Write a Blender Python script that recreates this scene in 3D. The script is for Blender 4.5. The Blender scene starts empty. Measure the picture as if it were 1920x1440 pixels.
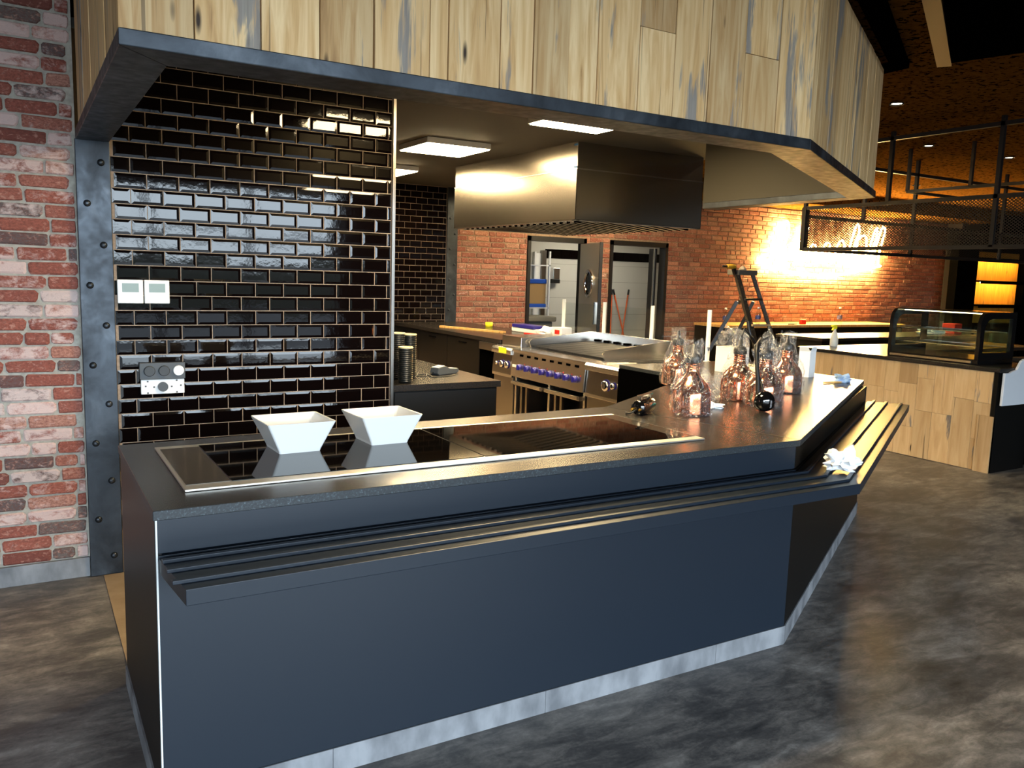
import bpy, bmesh, math, random
from mathutils import Vector, Matrix
random.seed(7)
SC = bpy.context.scene
COL = SC.collection
PI = math.pi

# ------------------------------------------------------------------ camera
cam_d = bpy.data.cameras.new('camera')
cam_d.sensor_fit = 'HORIZONTAL'; cam_d.sensor_width = 36.0
cam_d.lens = 1551.664 / 1920 * 36.0
cam_d.clip_start = 0.05; cam_d.clip_end = 200
cam = bpy.data.objects.new('camera', cam_d); COL.objects.link(cam)
def cam_matrix(p, r, yaw, h):
    cy, sy = math.cos(yaw), math.sin(yaw); cp, sp = math.cos(p), math.sin(p); cr, sr = math.cos(r), math.sin(r)
    R1 = Matrix(((cy, sy, 0), (0, 0, -1), (-sy, cy, 0)))
    Rx = Matrix(((1, 0, 0), (0, cp, -sp), (0, sp, cp)))
    Rz = Matrix(((cr, -sr, 0), (sr, cr, 0), (0, 0, 1)))
    R = Rz @ Rx @ R1
    x, y, z = R[0], -R[1], -R[2]
    M = Matrix(((x[0], y[0], z[0]), (x[1], y[1], z[1]), (x[2], y[2], z[2]))).to_4x4()
    M.translation = (0, 0, h)
    return M
cam.matrix_world = cam_matrix(0.132095703, 0.0305442199, -0.535731363, 1.6)
SC.camera = cam

# ------------------------------------------------------------------ world, exposure
SC.view_settings.view_transform = 'Standard'; SC.view_settings.look = 'None'
SC.view_settings.gamma = 1; SC.view_settings.use_curve_mapping = False
SC.view_settings.exposure = 1.5
SKY = 8.6
w = bpy.data.worlds.new('sky'); SC.world = w; w.use_nodes = True
bg = w.node_tree.nodes['Background']
bg.inputs['Color'].default_value = (0.74, 0.88, 1.0, 1); bg.inputs['Strength'].default_value = SKY
SC.cycles.max_bounces = 8; SC.cycles.diffuse_bounces = 4; SC.cycles.glossy_bounces = 5
SC.cycles.transparent_max_bounces = 16; SC.cycles.transmission_bounces = 6
SC.cycles.sample_clamp_indirect = 6.0; SC.cycles.caustics_reflective = False; SC.cycles.caustics_refractive = False
SC.cycles.use_denoising = True
PANEL_E, NEON_E, SPOT_E = 36.0, 125.0, 20.0
WARM = (1.0, 0.74, 0.40)
def portal(loc, sx, sz, rx, rz=0):
    d = bpy.data.lights.new('window_portal', 'AREA'); d.shape = 'RECTANGLE'; d.size = sx; d.size_y = sz
    d.cycles.is_portal = True
    o = bpy.data.objects.new('window_portal', d); COL.objects.link(o); o.location = loc; o.rotation_euler = (rx, 0, rz)
portal((-.4, -4.48, 1.5), 10.0, 2.9, PI/2)

# ------------------------------------------------------------------ helpers
def lin(v): v /= 255.0; return v/12.92 if v <= 0.04045 else ((v+0.055)/1.055)**2.4
def C(r, g, b): return (lin(r), lin(g), lin(b), 1)
def wloc(o):
    v = Vector((0, 0, 0))
    while o is not None: v += o.location; o = o.parent
    return v
class MB:
    def __init__(s): s.v = []; s.f = []; s.sm = []; s.mi = []; s.cur = 0
    def add(s, vs, fs, smooth=False):
        n = len(s.v); s.v += [tuple(p) for p in vs]
        for f in fs: s.f.append([n+i for i in f]); s.sm.append(smooth); s.mi.append(s.cur)
        return s
    def box(s, x0, y0, z0, x1, y1, z1):
        vs = [(x, y, z) for z in (z0, z1) for y in (y0, y1) for x in (x0, x1)]
        return s.add(vs, [(0,2,3,1),(4,5,7,6),(0,1,5,4),(2,6,7,3),(0,4,6,2),(1,3,7,5)])
    def prism(s, pts, z0, z1):
        n = len(pts); vs = [(x, y, z0) for x, y in pts] + [(x, y, z1) for x, y in pts]
        return s.add(vs, [tuple(range(n-1, -1, -1)), tuple(range(n, 2*n))] + [(i, (i+1) % n, n+(i+1) % n, n+i) for i in range(n)])
    def prism_y(s, pts, y0, y1):     # pts in (x,z)
        n = len(pts); vs = [(x, y0, z) for x, z in pts] + [(x, y1, z) for x, z in pts]
        return s.add(vs, [tuple(range(n)), tuple(range(2*n-1, n-1, -1))] + [(i, n+i, n+(i+1) % n, (i+1) % n) for i in range(n)])
    def prism_x(s, pts, x0, x1):     # pts in (y,z)
        n = len(pts); vs = [(x0, y, z) for y, z in pts] + [(x1, y, z) for y, z in pts]
        return s.add(vs, [tuple(range(n-1, -1, -1)), tuple(range(n, 2*n))] + [(i, (i+1) % n, n+(i+1) % n, n+i) for i in range(n)])
    def lathe(s, prof, c=(0, 0, 0), n=24, axis='z', smooth=True, caps=True):
        vs = []; fs = []; m = len(prof)
        for r, h in prof:
            for k in range(n):
                a = 2*PI*k/n; p = (r*math.cos(a), r*math.sin(a), h)
                if axis == 'x': p = (p[2], p[0], p[1])
                elif axis == 'y': p = (p[1], p[2], p[0])
                vs.append((p[0]+c[0], p[1]+c[1], p[2]+c[2]))
        for j in range(m-1):
            for k in range(n): fs.append((j*n+k, j*n+(k+1) % n, (j+1)*n+(k+1) % n, (j+1)*n+k))
        s.add(vs, fs, smooth)
        if caps:
            b = len(s.v)-len(vs)
            s.f.append([b+k for k in range(n-1, -1, -1)]); s.sm.append(False); s.mi.append(s.cur)
            s.f.append([b+(m-1)*n+k for k in range(n)]); s.sm.append(False); s.mi.append(s.cur)
        return s
    def cyl(s, c, r, h, n=20, axis='z'): return s.lathe([(r, 0), (r, h)], c, n, axis)
    def tube(s, pts, r, n=8, closed=False, caps=True):
        P = [Vector(p) for p in pts]; m = len(P); vs = []; fs = []; up = None
        for i in range(m):
            a = P[(i-1) % m] if (i > 0 or closed) else P[0]; b = P[(i+1) % m] if (i < m-1 or closed) else P[-1]
            t = (b-a).normalized()
            if up is None: up = Vector((0, 0, 1)) if abs(t.z) < .9 else Vector((1, 0, 0))
            u = t.cross(up); 
            if u.length < 1e-5: u = t.orthogonal()
            u.normalize(); v = u.cross(t).normalized(); up = v
            rr = r[i] if isinstance(r, (list, tuple)) else r
            for k in range(n):
                an = 2*PI*k/n; vs.append(P[i]+u*rr*math.cos(an)+v*rr*math.sin(an))
        for i in range(m if closed else m-1):
            j = (i+1) % m
            for k in range(n): fs.append((i*n+k, i*n+(k+1) % n, j*n+(k+1) % n, j*n+k))
        s.add(vs, fs, True)
        if caps and not closed:
            b = len(s.v)-len(vs)
            s.f.append([b+k for k in range(n-1, -1, -1)]); s.sm.append(False); s.mi.append(s.cur)
            s.f.append([b+(m-1)*n+k for k in range(n)]); s.sm.append(False); s.mi.append(s.cur)
        return s
    def bar(s, a, b, w, h=None):      # square bar between two points
        a, b = Vector(a), Vector(b); h = h or w; t = (b-a).normalized()
        up = Vector((0, 0, 1)) if abs(t.z) < .95 else Vector((0, 1, 0))
        u = t.cross(up).normalized()*w/2; v = u.cross(t).normalized()*h/2
        vs = [a-u-v, a+u-v, a+u+v, a-u+v, b-u-v, b+u-v, b+u+v, b-u+v]
        return s.add(vs, [(0,1,2,3),(7,6,5,4),(0,4,5,1),(1,5,6,2),(2,6,7,3),(3,7,4,0)])
    def mesh(s, name, off=(0, 0, 0)):
        me = bpy.data.meshes.new(name)
        me.from_pydata([(p[0]-off[0], p[1]-off[1], p[2]-off[2]) for p in s.v], [], s.f)
        me.polygons.foreach_set('use_smooth', s.sm); me.polygons.foreach_set('material_index', s.mi)
        bm = bmesh.new(); bm.from_mesh(me); bmesh.ops.recalc_face_normals(bm, faces=bm.faces); bm.to_mesh(me); bm.free()
        me.update(); return me
    def build(s, name, mat, parent=None, bevel=0, local=False, seg=2, subd=0):
        off = Vector((0, 0, 0)) if (local or parent is None) else wloc(parent)
        me = s.mesh(name, off)
        for m in (mat if isinstance(mat, (list, tuple)) else [mat]): me.materials.append(m)
        o = bpy.data.objects.new(name, me); COL.objects.link(o); o.parent = parent
        if bevel:
            b = o.modifiers.new('bevel', 'BEVEL'); b.width = bevel; b.segments = seg; b.limit_method = 'ANGLE'; b.angle_limit = 0.6
        if subd:
            b = o.modifiers.new('sub', 'SUBSURF'); b.levels = subd; b.render_levels = subd
        return o
def tag(o, label=None, cat=None, group=None, kind=None):
    if label: o['label'] = label
    if cat: o['category'] = cat
    if group: o['group'] = group
    if kind: o['kind'] = kind
    return o
def thing(name, label, cat, loc=(0, 0, 0), rz=0, group=None, kind=None):
    o = bpy.data.objects.new(name, None); COL.objects.link(o); o.location = loc; o.rotation_euler = (0, 0, rz)
    o.empty_display_size = .05
    return tag(o, label, cat, group, kind)
def link(name, me, parent=None, loc=(0, 0, 0), rz=0):
    o = bpy.data.objects.new(name, me); COL.objects.link(o); o.parent = parent; o.location = loc; o.rotation_euler = (0, 0, rz); return o
def copy_tree(o, parent=None):
    c = o.copy(); COL.objects.link(c); c.parent = parent
    for ch in list(o.children): copy_tree(ch, c)
    return c

# ------------------------------------------------------------------ materials
class NT:
    def __init__(s, name):
        s.m = bpy.data.materials.new(name); s.m.use_nodes = True; s.t = s.m.node_tree
        s.b = s.t.nodes['Principled BSDF']; s.out = s.t.nodes['Material Output']
    def n(s, typ, **kw):
        nd = s.t.nodes.new(typ)
        for k, v in kw.items():
            if hasattr(nd, k) and k not in nd.inputs: setattr(nd, k, v)
            else: s.set(nd.inputs[k], v)
        return nd
    def set(s, sock, v):
        if isinstance(v, bpy.types.NodeSocket): s.t.links.new(v, sock)
        else: sock.default_value = v
    def i(s, k, v): s.set(s.b.inputs[k], v); return s
    def coord(s, scale=(1, 1, 1), which='Object', offset=None):
        tc = s.n('ShaderNodeTexCoord'); mp = s.n('ShaderNodeMapping'); s.t.links.new(tc.outputs[which], mp.inputs['Vector'])
        mp.inputs['Scale'].default_value = scale
        if offset is not None: s.t.links.new(offset, mp.inputs['Location'])
        return mp.outputs[0]
    def geo(s, scale=(1, 1, 1), offset=None):
        g = s.n('ShaderNodeNewGeometry'); mp = s.n('ShaderNodeMapping'); s.t.links.new(g.outputs['Position'], mp.inputs['Vector'])
        mp.inputs['Scale'].default_value = scale
        if offset is not None: s.t.links.new(offset, mp.inputs['Location'])
        return mp.outputs[0]
    def noise(s, vec, scale, detail=4, rough=.55, dist=0):
        nd = s.n('ShaderNodeTexNoise'); s.t.links.new(vec, nd.inputs['Vector'])
        nd.inputs['Scale'].default_value = scale; nd.inputs['Detail'].default_value = detail
        nd.inputs['Roughness'].default_value = rough; nd.inputs['Distortion'].default_value = dist
        return nd.outputs['Fac']
    def ramp(s, fac, stops, interp='LINEAR'):
        nd = s.n('ShaderNodeValToRGB'); s.t.links.new(fac, nd.inputs[0]); cr = nd.color_ramp; cr.interpolation = interp
        while len(cr.elements) < len(stops): cr.elements.new(0.5)
        for e, (p, c) in zip(cr.elements, stops):
            e.position = p; e.color = c if isinstance(c, (tuple, list)) else (c, c, c, 1)
        return nd.outputs[0]
    def mix(s, fac, a, b, blend='MIX'):
        nd = s.n('ShaderNodeMix', data_type='RGBA', blend_type=blend)
        s.set(nd.inputs[0], fac); s.set(nd.inputs[6], a); s.set(nd.inputs[7], b); return nd.outputs[2]
    def math(s, op, a, b=0.0):
        nd = s.n('ShaderNodeMath', operation=op); s.set(nd.inputs[0], a); s.set(nd.inputs[1], b); return nd.outputs[0]
    def bump(s, h, strength=.3, dist=.01):
        nd = s.n('ShaderNodeBump'); nd.inputs['Strength'].default_value = strength; nd.inputs['Distance'].default_value = dist
        s.t.links.new(h, nd.inputs['Height']); s.t.links.new(nd.outputs[0], s.b.inputs['Normal']); return s
    def rnd(s):
        oi = s.n('ShaderNodeObjectInfo'); g = s.n('ShaderNodeNewGeometry')
        return s.math('FRACT', s.math('ADD', oi.outputs['Random'], g.outputs['Random Per Island']))
    def rvec(s, r, k=37.0):
        cv = s.n('ShaderNodeCombineXYZ'); s.set(cv.inputs[0], s.math('MULTIPLY', r, k)); s.set(cv.inputs[1], s.math('MULTIPLY', r, k*1.7)); s.set(cv.inputs[2], s.math('MULTIPLY', r, k*.6)); return cv.outputs[0]
def plain(name, col, rough=.5, metal=0.0, spec=.5, coat=0, emit=None, es=0):
    t = NT(name); t.i('Base Color', col).i('Roughness', rough).i('Metallic', metal).i('Specular IOR Level', spec)
    if coat: t.i('Coat Weight', coat).i('Coat Roughness', .08)
    if emit: t.i('Emission Color', emit).i('Emission Strength', es)
    return t.m
def noisy(name, a, b, scale=6, rough=.5, metal=0, stretch=(1, 1, 1), bump=0, detail=5, rv=.1, lo=.35, hi=.65):
    t = NT(name); v = t.geo(stretch); f = t.noise(v, scale, detail)
    t.i('Base Color', t.ramp(f, [(lo, a), (hi, b)])).i('Metallic', metal)
    t.i('Roughness', t.ramp(f, [(0.3, max(0, rough-rv)), (.7, min(1, rough+rv))]))
    if bump: t.bump(f, bump, .005)
    return t.m
def mat_brick(name, whitewash=.5, brown=0.0):
    t = NT(name); r = t.rnd()
    base = t.ramp(r, [(0.0, C(146, 84, 72)), (.22, C(166, 98, 82)), (.40, C(138, 78, 68)), (.50, C(182, 122, 104)), (.64, C(186, 140, 124)), (.72, C(158, 92, 78)), (.84, C(124, 70, 60)), (.87, C(92, 88, 88)), (1.0, C(108, 102, 98))])
    if brown: base = t.mix(brown, base, t.ramp(t.math('FRACT', t.math('MULTIPLY', r, 3.7)), [(0, C(96, 66, 52)), (.3, C(128, 88, 70)), (.6, C(168, 128, 102)), (.75, C(120, 76, 60)), (1, C(84, 58, 48))]))
    off = t.rvec(r); v = t.geo((1, 1, 1.6), off)
    fine = t.noise(v, 70, 6, .75); var = t.mix(t.ramp(fine, [(.38, .75), (.62, 0.0)]), base, C(104, 60, 52)); var = t.mix(t.ramp(t.noise(v, 34, 5, .7, .6), [(.54, 0.0), (.66, .55)]), var, C(196, 150, 134))
    amt = t.math('MULTIPLY', t.math('FRACT', t.math('MULTIPLY', r, 7.31)), whitewash)
    patch = t.noise(t.geo((1, 1, 1.5), off), 15, 6, .72, .4)
    thr = t.math('SUBTRACT', .74, t.math('MULTIPLY', amt, .42))
    m = t.math('MULTIPLY', t.math('SUBTRACT', patch, thr), 5.5); m.node.use_clamp = True
    col = t.mix(t.math('MULTIPLY', m, .72), var, C(222, 200, 194))
    t.i('Base Color', col).i('Roughness', .85).i('Specular IOR Level', .25); t.bump(fine, .5, .006); return t.m
def mat_wood(name, pale, tan, dark, grey, greyamt=.5, rough=.6, spec=.3, gs=1.0):
    t = NT(name); r = t.rnd(); off = t.rvec(r, 23.0)
    g = t.noise(t.geo((14*gs, 14*gs, .7), off), 3.2, 6, .55, .8)
    broad = t.noise(t.geo((3.0, 3.0, .5), off), 1.6, 3, .5, .8)
    a = t.ramp(g, [(.25, dark), (.42, tan), (.62, pale), (.85, tan)])
    a = t.mix(t.ramp(broad, [(.35, 0.0), (.7, .55)]), a, tan)
    tint = t.ramp(t.math('FRACT', t.math('MULTIPLY', r, 5.77)), [(0, (.98, .93, .86, 1)), (.4, (1.1, 1.06, 1.0, 1)), (.7, (.86, .82, .76, 1)), (1, (.66, .60, .54, 1))])
    a = t.mix(1.0, a, tint, 'MULTIPLY')
    gn = t.noise(t.geo((4.2, 4.2, .62), off), 1.9, 5, .62, .5)
    thr = t.math('SUBTRACT', .70, t.math('MULTIPLY', t.math('FRACT', t.math('MULTIPLY', r, 11.3)), .24*greyamt))
    streak = t.noise(t.geo((60, 60, 2.2), off), 2.0, 4, .7)
    gm = t.math('MULTIPLY', t.math('SUBTRACT', t.math('ADD', gn, t.math('MULTIPLY', t.math('SUBTRACT', streak, .5), .22)), thr), 16.0); gm.node.use_clamp = True
    gcol = t.mix(streak, grey, C(84, 86, 90)); a = t.mix(t.math('MULTIPLY', gm, .85), a, gcol)
    vor = t.n('ShaderNodeTexVoronoi', feature='F1'); t.t.links.new(t.geo((9, 9, 2.2), off), vor.inputs['Vector']); vor.inputs['Scale'].default_value = 1.0
    kn = t.ramp(vor.outputs['Distance'], [(.05, 1.0), (.105, 0.0)])
    a = t.mix(kn, a, C(48, 34, 24))
    ck = t.noise(t.geo((38, 38, .45), off), 2.0, 2, .5, .3); ckm = t.ramp(ck, [(.29, 1.0), (.325, 0.0)])
    a = t.mix(t.math('MULTIPLY', ckm, .6), a, C(60, 45, 34))
    t.i('Base Color', a).i('Roughness', rough).i('Specular IOR Level', spec); t.bump(g, .25, .004); return t.m
def mat_film(name, tint=(1, 1, 1, 1), amt=.62):
    t = NT(name); t.t.nodes.remove(t.b)
    tr = t.n('ShaderNodeBsdfTransparent', Color=tint); gl = t.n('ShaderNodeBsdfGlossy', Roughness=.08)
    df = t.n('ShaderNodeBsdfDiffuse', Color=(.8, .8, .8, 1))
    nz = t.noise(t.geo((1, 1, .7)), 46, 3, .55, 2.2); bp = t.n('ShaderNodeBump'); bp.inputs['Strength'].default_value = .9; bp.inputs['Distance'].default_value = .03
    t.t.links.new(nz, bp.inputs['Height']); t.t.links.new(bp.outputs[0], gl.inputs['Normal'])
    lw = t.n('ShaderNodeLayerWeight', Blend=.35); t.t.links.new(bp.outputs[0], lw.inputs['Normal'])
    fac = t.math('ADD', t.math('ADD', .03, t.math('MULTIPLY', t.math('POWER', lw.outputs['Facing'], 3.0), .28)), t.math('MULTIPLY', t.ramp(nz, [(.50, 0.0), (.535, 1.0), (.57, 0.0), (.66, 0.0), (.70, .9)]), amt))  # noise streaks whiten the film, imitating glints on its creases
    m0 = t.n('ShaderNodeMixShader'); t.set(m0.inputs[0], .25); t.t.links.new(gl.outputs[0], m0.inputs[1]); t.t.links.new(df.outputs[0], m0.inputs[2])
    mx = t.n('ShaderNodeMixShader'); t.set(mx.inputs[0], fac); t.t.links.new(tr.outputs[0], mx.inputs[1]); t.t.links.new(m0.outputs[0], mx.inputs[2])
    t.t.links.new(mx.outputs[0], t.out.inputs[0]); return t.m
def mat_glass(name, tint=(.97, .99, .98, 1), refl=1.0):
    t = NT(name); t.t.nodes.remove(t.b)
    tr = t.n('ShaderNodeBsdfTransparent', Color=tint); gl = t.n('ShaderNodeBsdfGlossy', Roughness=.01)
    lw = t.n('ShaderNodeLayerWeight', Blend=.5); mx = t.n('ShaderNodeMixShader'); fr = t.math('ADD', .04, t.math('MULTIPLY', t.math('POWER', lw.outputs['Facing'], 5.0), .7))
    t.set(mx.inputs[0], t.math('MULTIPLY', fr, refl)); t.t.links.new(tr.outputs[0], mx.inputs[1]); t.t.links.new(gl.outputs[0], mx.inputs[2])
    t.t.links.new(mx.outputs[0], t.out.inputs[0]); return t.m

M = {}
M['brick'] = mat_brick('reclaimed_brick', 1.1); M['brick_warm'] = mat_brick('kitchen_brick', .45, .68)
M['mortar'] = noisy('mortar', C(172, 167, 156), C(150, 145, 135), 40, .9)
M['mortar2'] = noisy('kitchen_mortar', C(132, 112, 92), C(112, 94, 78), 40, .9)
t = NT('black_steel'); v = t.geo((1, 1, .8)); f = t.noise(v, 5, 6, .6, .5); f2 = t.noise(t.geo((1, 1, 1)), 22, 4)
t.i('Base Color', t.ramp(f, [(.3, C(44, 47, 51)), (.55, C(64, 69, 75)), (.75, C(88, 93, 99))])).i('Metallic', .8).i('Roughness', t.ramp(f2, [(.3, .34), (.7, .52)])); M['steel_black'] = t.m
M['steel_dark'] = plain('dark_painted_steel', C(22, 22, 24), .45, .2)
def brushed(name, col, rough, stretch):
    t = NT(name); g = t.noise(t.geo((1, 1, 1)), 1.2, 2, .5)
    t.i('Base Color', t.ramp(g, [(.3, tuple(c*.94 for c in col[:3])+(1,)), (.7, col)])).i('Metallic', 1.0).i('Roughness', rough).i('Anisotropic', .4); return t.m
M['inox'] = brushed('brushed_stainless', C(226, 223, 218), .24, (2, 2, 120))
M['inox_hood'] = brushed('hood_stainless', C(176, 168, 156), .24, (2, 2, 90))
M['inox_dark'] = brushed('dark_stainless', C(160, 155, 148), .30, (2, 2, 60))
M['inox_satin'] = plain('satin_stainless', C(214, 210, 202), .42, 1.0)
M['chrome'] = plain('chrome', C(220, 220, 222), .12, 1.0)
t = NT('black_tile'); f = t.noise(t.geo((1, 1, 1)), 26, 3, .5)
t.i('Base Color', C(9, 5, 5)).i('Roughness', .05).i('Specular IOR Level', .27); t.bump(f, .06, .004); M['tile'] = t.m
M['grout'] = noisy('tile_grout', C(170, 148, 128), C(148, 128, 110), 60, .9)
M['wood'] = mat_wood('barn_timber', C(234, 206, 160), C(208, 170, 118), C(160, 120, 76), C(156, 154, 150), .85, gs=.7)
M['wood2'] = mat_wood('counter_timber', C(212, 182, 138), C(198, 164, 118), C(180, 144, 100), C(140, 134, 124), .45, gs=.4)
M['wood2_stain'] = mat_wood('stained_timber', C(212, 182, 138), C(198, 164, 118), C(180, 144, 100), C(96, 94, 92), 2.2, gs=.4)
M['wood_plain'] = mat_wood('plain_timber', C(214, 178, 120), C(196, 152, 92), C(160, 116, 66), C(150, 140, 120), 0)
t = NT('vinyl_floor'); v = t.geo((1.0, 1.6, 1)); a = t.noise(v, 2.0, 8, .68, .4); b = t.noise(t.geo((2.2, 6.0, 1)), 2.6, 8, .72, .5); c2 = t.noise(t.geo((1, 1, 1)), 70, 3, .6)
f = t.math('ADD', t.math('MULTIPLY', a, .5), t.math('ADD', t.math('MULTIPLY', b, .42), t.math('MULTIPLY', c2, .08)))
t.i('Base Color', t.ramp(f, [(.36, C(42, 41, 42)), (.47, C(82, 79, 77)), (.55, C(116, 111, 106)), (.66, C(158, 152, 146))])).i('Roughness', t.ramp(f, [(.3, .34), (.7, .5)])).i('Specular IOR Level', .45); t.bump(c2, .05, .002); M['floor'] = t.m
M['floor_tan'] = noisy('kitchen_floor', C(150, 130, 104), C(136, 116, 90), 5, .5)
t = NT('dark_stone'); f = t.noise(t.geo(), 240, 2, .6); 
t.i('Base Color', t.ramp(f, [(.45, C(33, 30, 28)), (.7, C(38, 35, 33))])).i('Roughness', .27).i('Specular IOR Level', .5); M['worktop'] = t.m
t = NT('worktop_edge'); f = t.noise(t.geo(), 160, 3, .7)
t.i('Base Color', t.ramp(f, [(.45, C(26, 31, 35)), (.6, C(40, 47, 52)), (.74, C(92, 102, 108))])).i('Roughness', .5); M['edge'] = t.m
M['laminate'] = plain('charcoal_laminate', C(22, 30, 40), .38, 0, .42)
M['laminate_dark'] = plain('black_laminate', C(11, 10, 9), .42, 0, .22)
M['edge_white'] = plain('white_edge_band', C(210, 214, 214), .5)
M['kick'] = noisy('concrete_look_plinth', C(96, 98, 102), C(134, 136, 140), 9, .5, stretch=(1, 1, .5))
M['glass_black'] = plain('black_ceramic_glass', C(6, 5, 5), .03, 0, .34)
M['control_glass'] = plain('smoked_control_glass', C(70, 66, 62), .12, .3, .6)
M['white_cer'] = plain('white_ceramic', C(238, 238, 236), .25, 0, .5, coat=.4)
M['white_plastic'] = plain('white_plastic', C(232, 232, 230), .4)
M['white_card'] = plain('white_card', C(236, 236, 234), .8)
M['grey_plastic'] = plain('grey_plastic', C(70, 74, 78), .5)
M['lcd'] = plain('lcd_grey_green', C(128, 146, 140), .3)
M['black_rubber'] = plain('black_rubber', C(16, 16, 17), .42)
M['black_gloss'] = plain('black_gloss', C(8, 8, 9), .06, 0, .6, coat=.5)
M['copper'] = plain('polished_copper', C(230, 142, 100), .14, 1.0)
M['film'] = mat_film('clear_plastic_film'); M['glass'] = mat_glass('clear_glass')
M['glass_green'] = mat_glass('display_glass', (.80, .90, .85, 1), 1.5)
M['bottle'] = mat_glass('clear_bottle', (.90, .93, .94, 1), 1.6)
M['olive'] = plain('grey_brown_paint', C(64, 60, 49), .75)
M['ceil_kit'] = plain('kitchen_ceiling_paint', C(66, 63, 58), .8)
t = NT('speckled_ceiling'); v = t.geo(); vo = t.noise(v, 26, 3, .6); sp = t.noise(v, 17, 4, .65)
col = t.mix(t.ramp(sp, [(.35, 0.0), (.7, 1.0)]), C(86, 58, 22), C(106, 74, 32)); col = t.mix(t.ramp(vo, [(.56, 0.0), (.60, .95)]), col, C(10, 6, 3))
t.i('Base Color', col).i('Roughness', 1.0).i('Specular IOR Level', 0.0); M['ceiling'] = t.m
M['matte_black'] = plain('matte_black', C(3, 3, 3), .95, 0, 0)
M['paint_dark'] = plain('dark_wall_paint', C(48, 46, 46), .8)
M['panel_light'] = plain('panel_diffuser', C(240, 235, 220), .5, emit=(1.0, .76, .42, 1), es=PANEL_E)
M['neon'] = plain('neon_tube', C(255, 230, 180), .4, emit=(1.0, .66, .22, 1), es=NEON_E)
M['lamp_disc'] = plain('downlight_lens', C(255, 240, 210), .5, emit=(1.0, .76, .42, 1), es=25)
M['blue'] = plain('cobalt_plastic', C(38, 34, 126), .3)
M['bench_black'] = plain('bench_black', C(13, 15, 18), .45, 0, .3)
M['yellow'] = plain('yellow_paper', C(250, 240, 40), .6)
M['red'] = plain('red_plastic', C(200, 40, 30), .4)
M['orange'] = plain('orange_handle', C(206, 92, 38), .5)
M['white_tile'] = plain('white_wall_tile', C(206, 204, 194), .18)
M['cup'] = plain('black_cup', C(18, 22, 22), .35)
M['cream'] = plain('cream_lid', C(226, 210, 160), .5)
M['cloth_white'] = plain('white_paper_cloth', C(240, 240, 240), .9)
M['cloth_blue'] = plain('blue_cloth', C(150, 178, 212), .9)
M['cloth_teal'] = plain('teal_cloth', C(70, 170, 170), .9)
M['grate'] = plain('cast_iron', C(30, 31, 34), .5, .2)
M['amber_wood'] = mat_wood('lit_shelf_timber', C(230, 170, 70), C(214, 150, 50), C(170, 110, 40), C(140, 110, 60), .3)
M['mesh'] = plain('expanded_mesh', C(52, 44, 36), .5, .4)
M['white_board'] = plain('pale_board', C(206, 210, 216), .45)
M['mirror_dark'] = plain('fridge_trim', C(18, 18, 19), .15, .2, .5)
M['tan'] = plain('tan_batten', C(170, 128, 74), .7)
M['asphalt'] = noisy('asphalt', C(46, 48, 51), C(60, 62, 66), 8, .9)
M['hedge'] = noisy('hedge', C(36, 42, 36), C(60, 68, 58), 6, .9)

# ================================================================== SETTING
ZC = 3.05            # dining ceiling
ZK = 2.70            # kitchen ceiling
YT = 4.60            # tiled wall face
YB = 10.0            # back wall face
def struct(o, label=None, kind='structure'): return tag(o, label, None, None, kind)

struct(MB().add([(-6, -4.6, 0), (18.6, -4.6, 0), (18.6, 13.4, 0), (-6, 13.4, 0)], [(0, 1, 2, 3)]).build('floor', M['floor']), 'mottled grey vinyl floor')
struct(MB().prism([(.304, 3.3), (2.6, 3.4), (3.96, 4.27), (3.96, 5.1), (5.4, 5.1), (5.4, 9.97), (1.95, 9.97), (1.95, 4.7), (1.95, 4.56), (.304, 4.56)], 0, .004).build('floor_kitchen', M['floor_tan']), 'tan kitchen floor behind the cooking counter')
struct(MB().add([(-14, -30, -.05), (26, -30, -.05), (26, -4.7, -.05), (-14, -4.7, -.05)], [(0, 1, 2, 3)]).build('ground', M['asphalt']), 'grey asphalt ground outside the windows')
struct(MB().box(-14, -24, -.05, 26, -22.5, 1.9).build('wall_hedge', M['hedge']), 'low green hedge across the street')

# ceilings
ceil = struct(MB().box(-6, -4.6, ZC, 18.6, 13.4, ZC+.1).build('ceiling', M['ceiling']), 'brown speckled acoustic ceiling')
struct(MB().prism([(-1.2, YT+.05), (.42, YT+.05), (.42, 2.72), (3.0, 2.74), (4.83, 3.79), (5.42, 5.2), (5.42, 9.99), (-1.2, 9.99)], ZK, ZK+.05).build('ceiling_kitchen', M['ceil_kit']), 'grey painted kitchen ceiling')
struct(MB().box(5.42, 5.2, ZK, 5.5, 9.99, ZC).build('wall_fascia', M['olive']), 'painted fascia above the grill hood')
struct(MB().box(5.5, 9.1, 2.84, 16.1, 9.995, ZC).build('ceiling_soffit', M['ceiling']), 'dropped soffit along the back brick wall')
# ceiling raft of black board, tan batten along its edge
raft = struct(thing('ceiling_raft', 'black board raft under the ceiling at the upper right', None, (4.98, 3.2, 2.98)))
MB().prism([(4.98, 3.22), (3.6, 2.42), (3.6, -2.0), (5.6, -2.0), (5.6, 2.6), (5.1, 2.75)], 2.965, 2.985).build('black_board', M['matte_black'], raft)
MB().prism([(5.03, 3.25), (3.6, 2.43), (3.56, 2.50), (4.99, 3.32)], 2.96, ZC).build('batten', M['tan'], raft)

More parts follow.
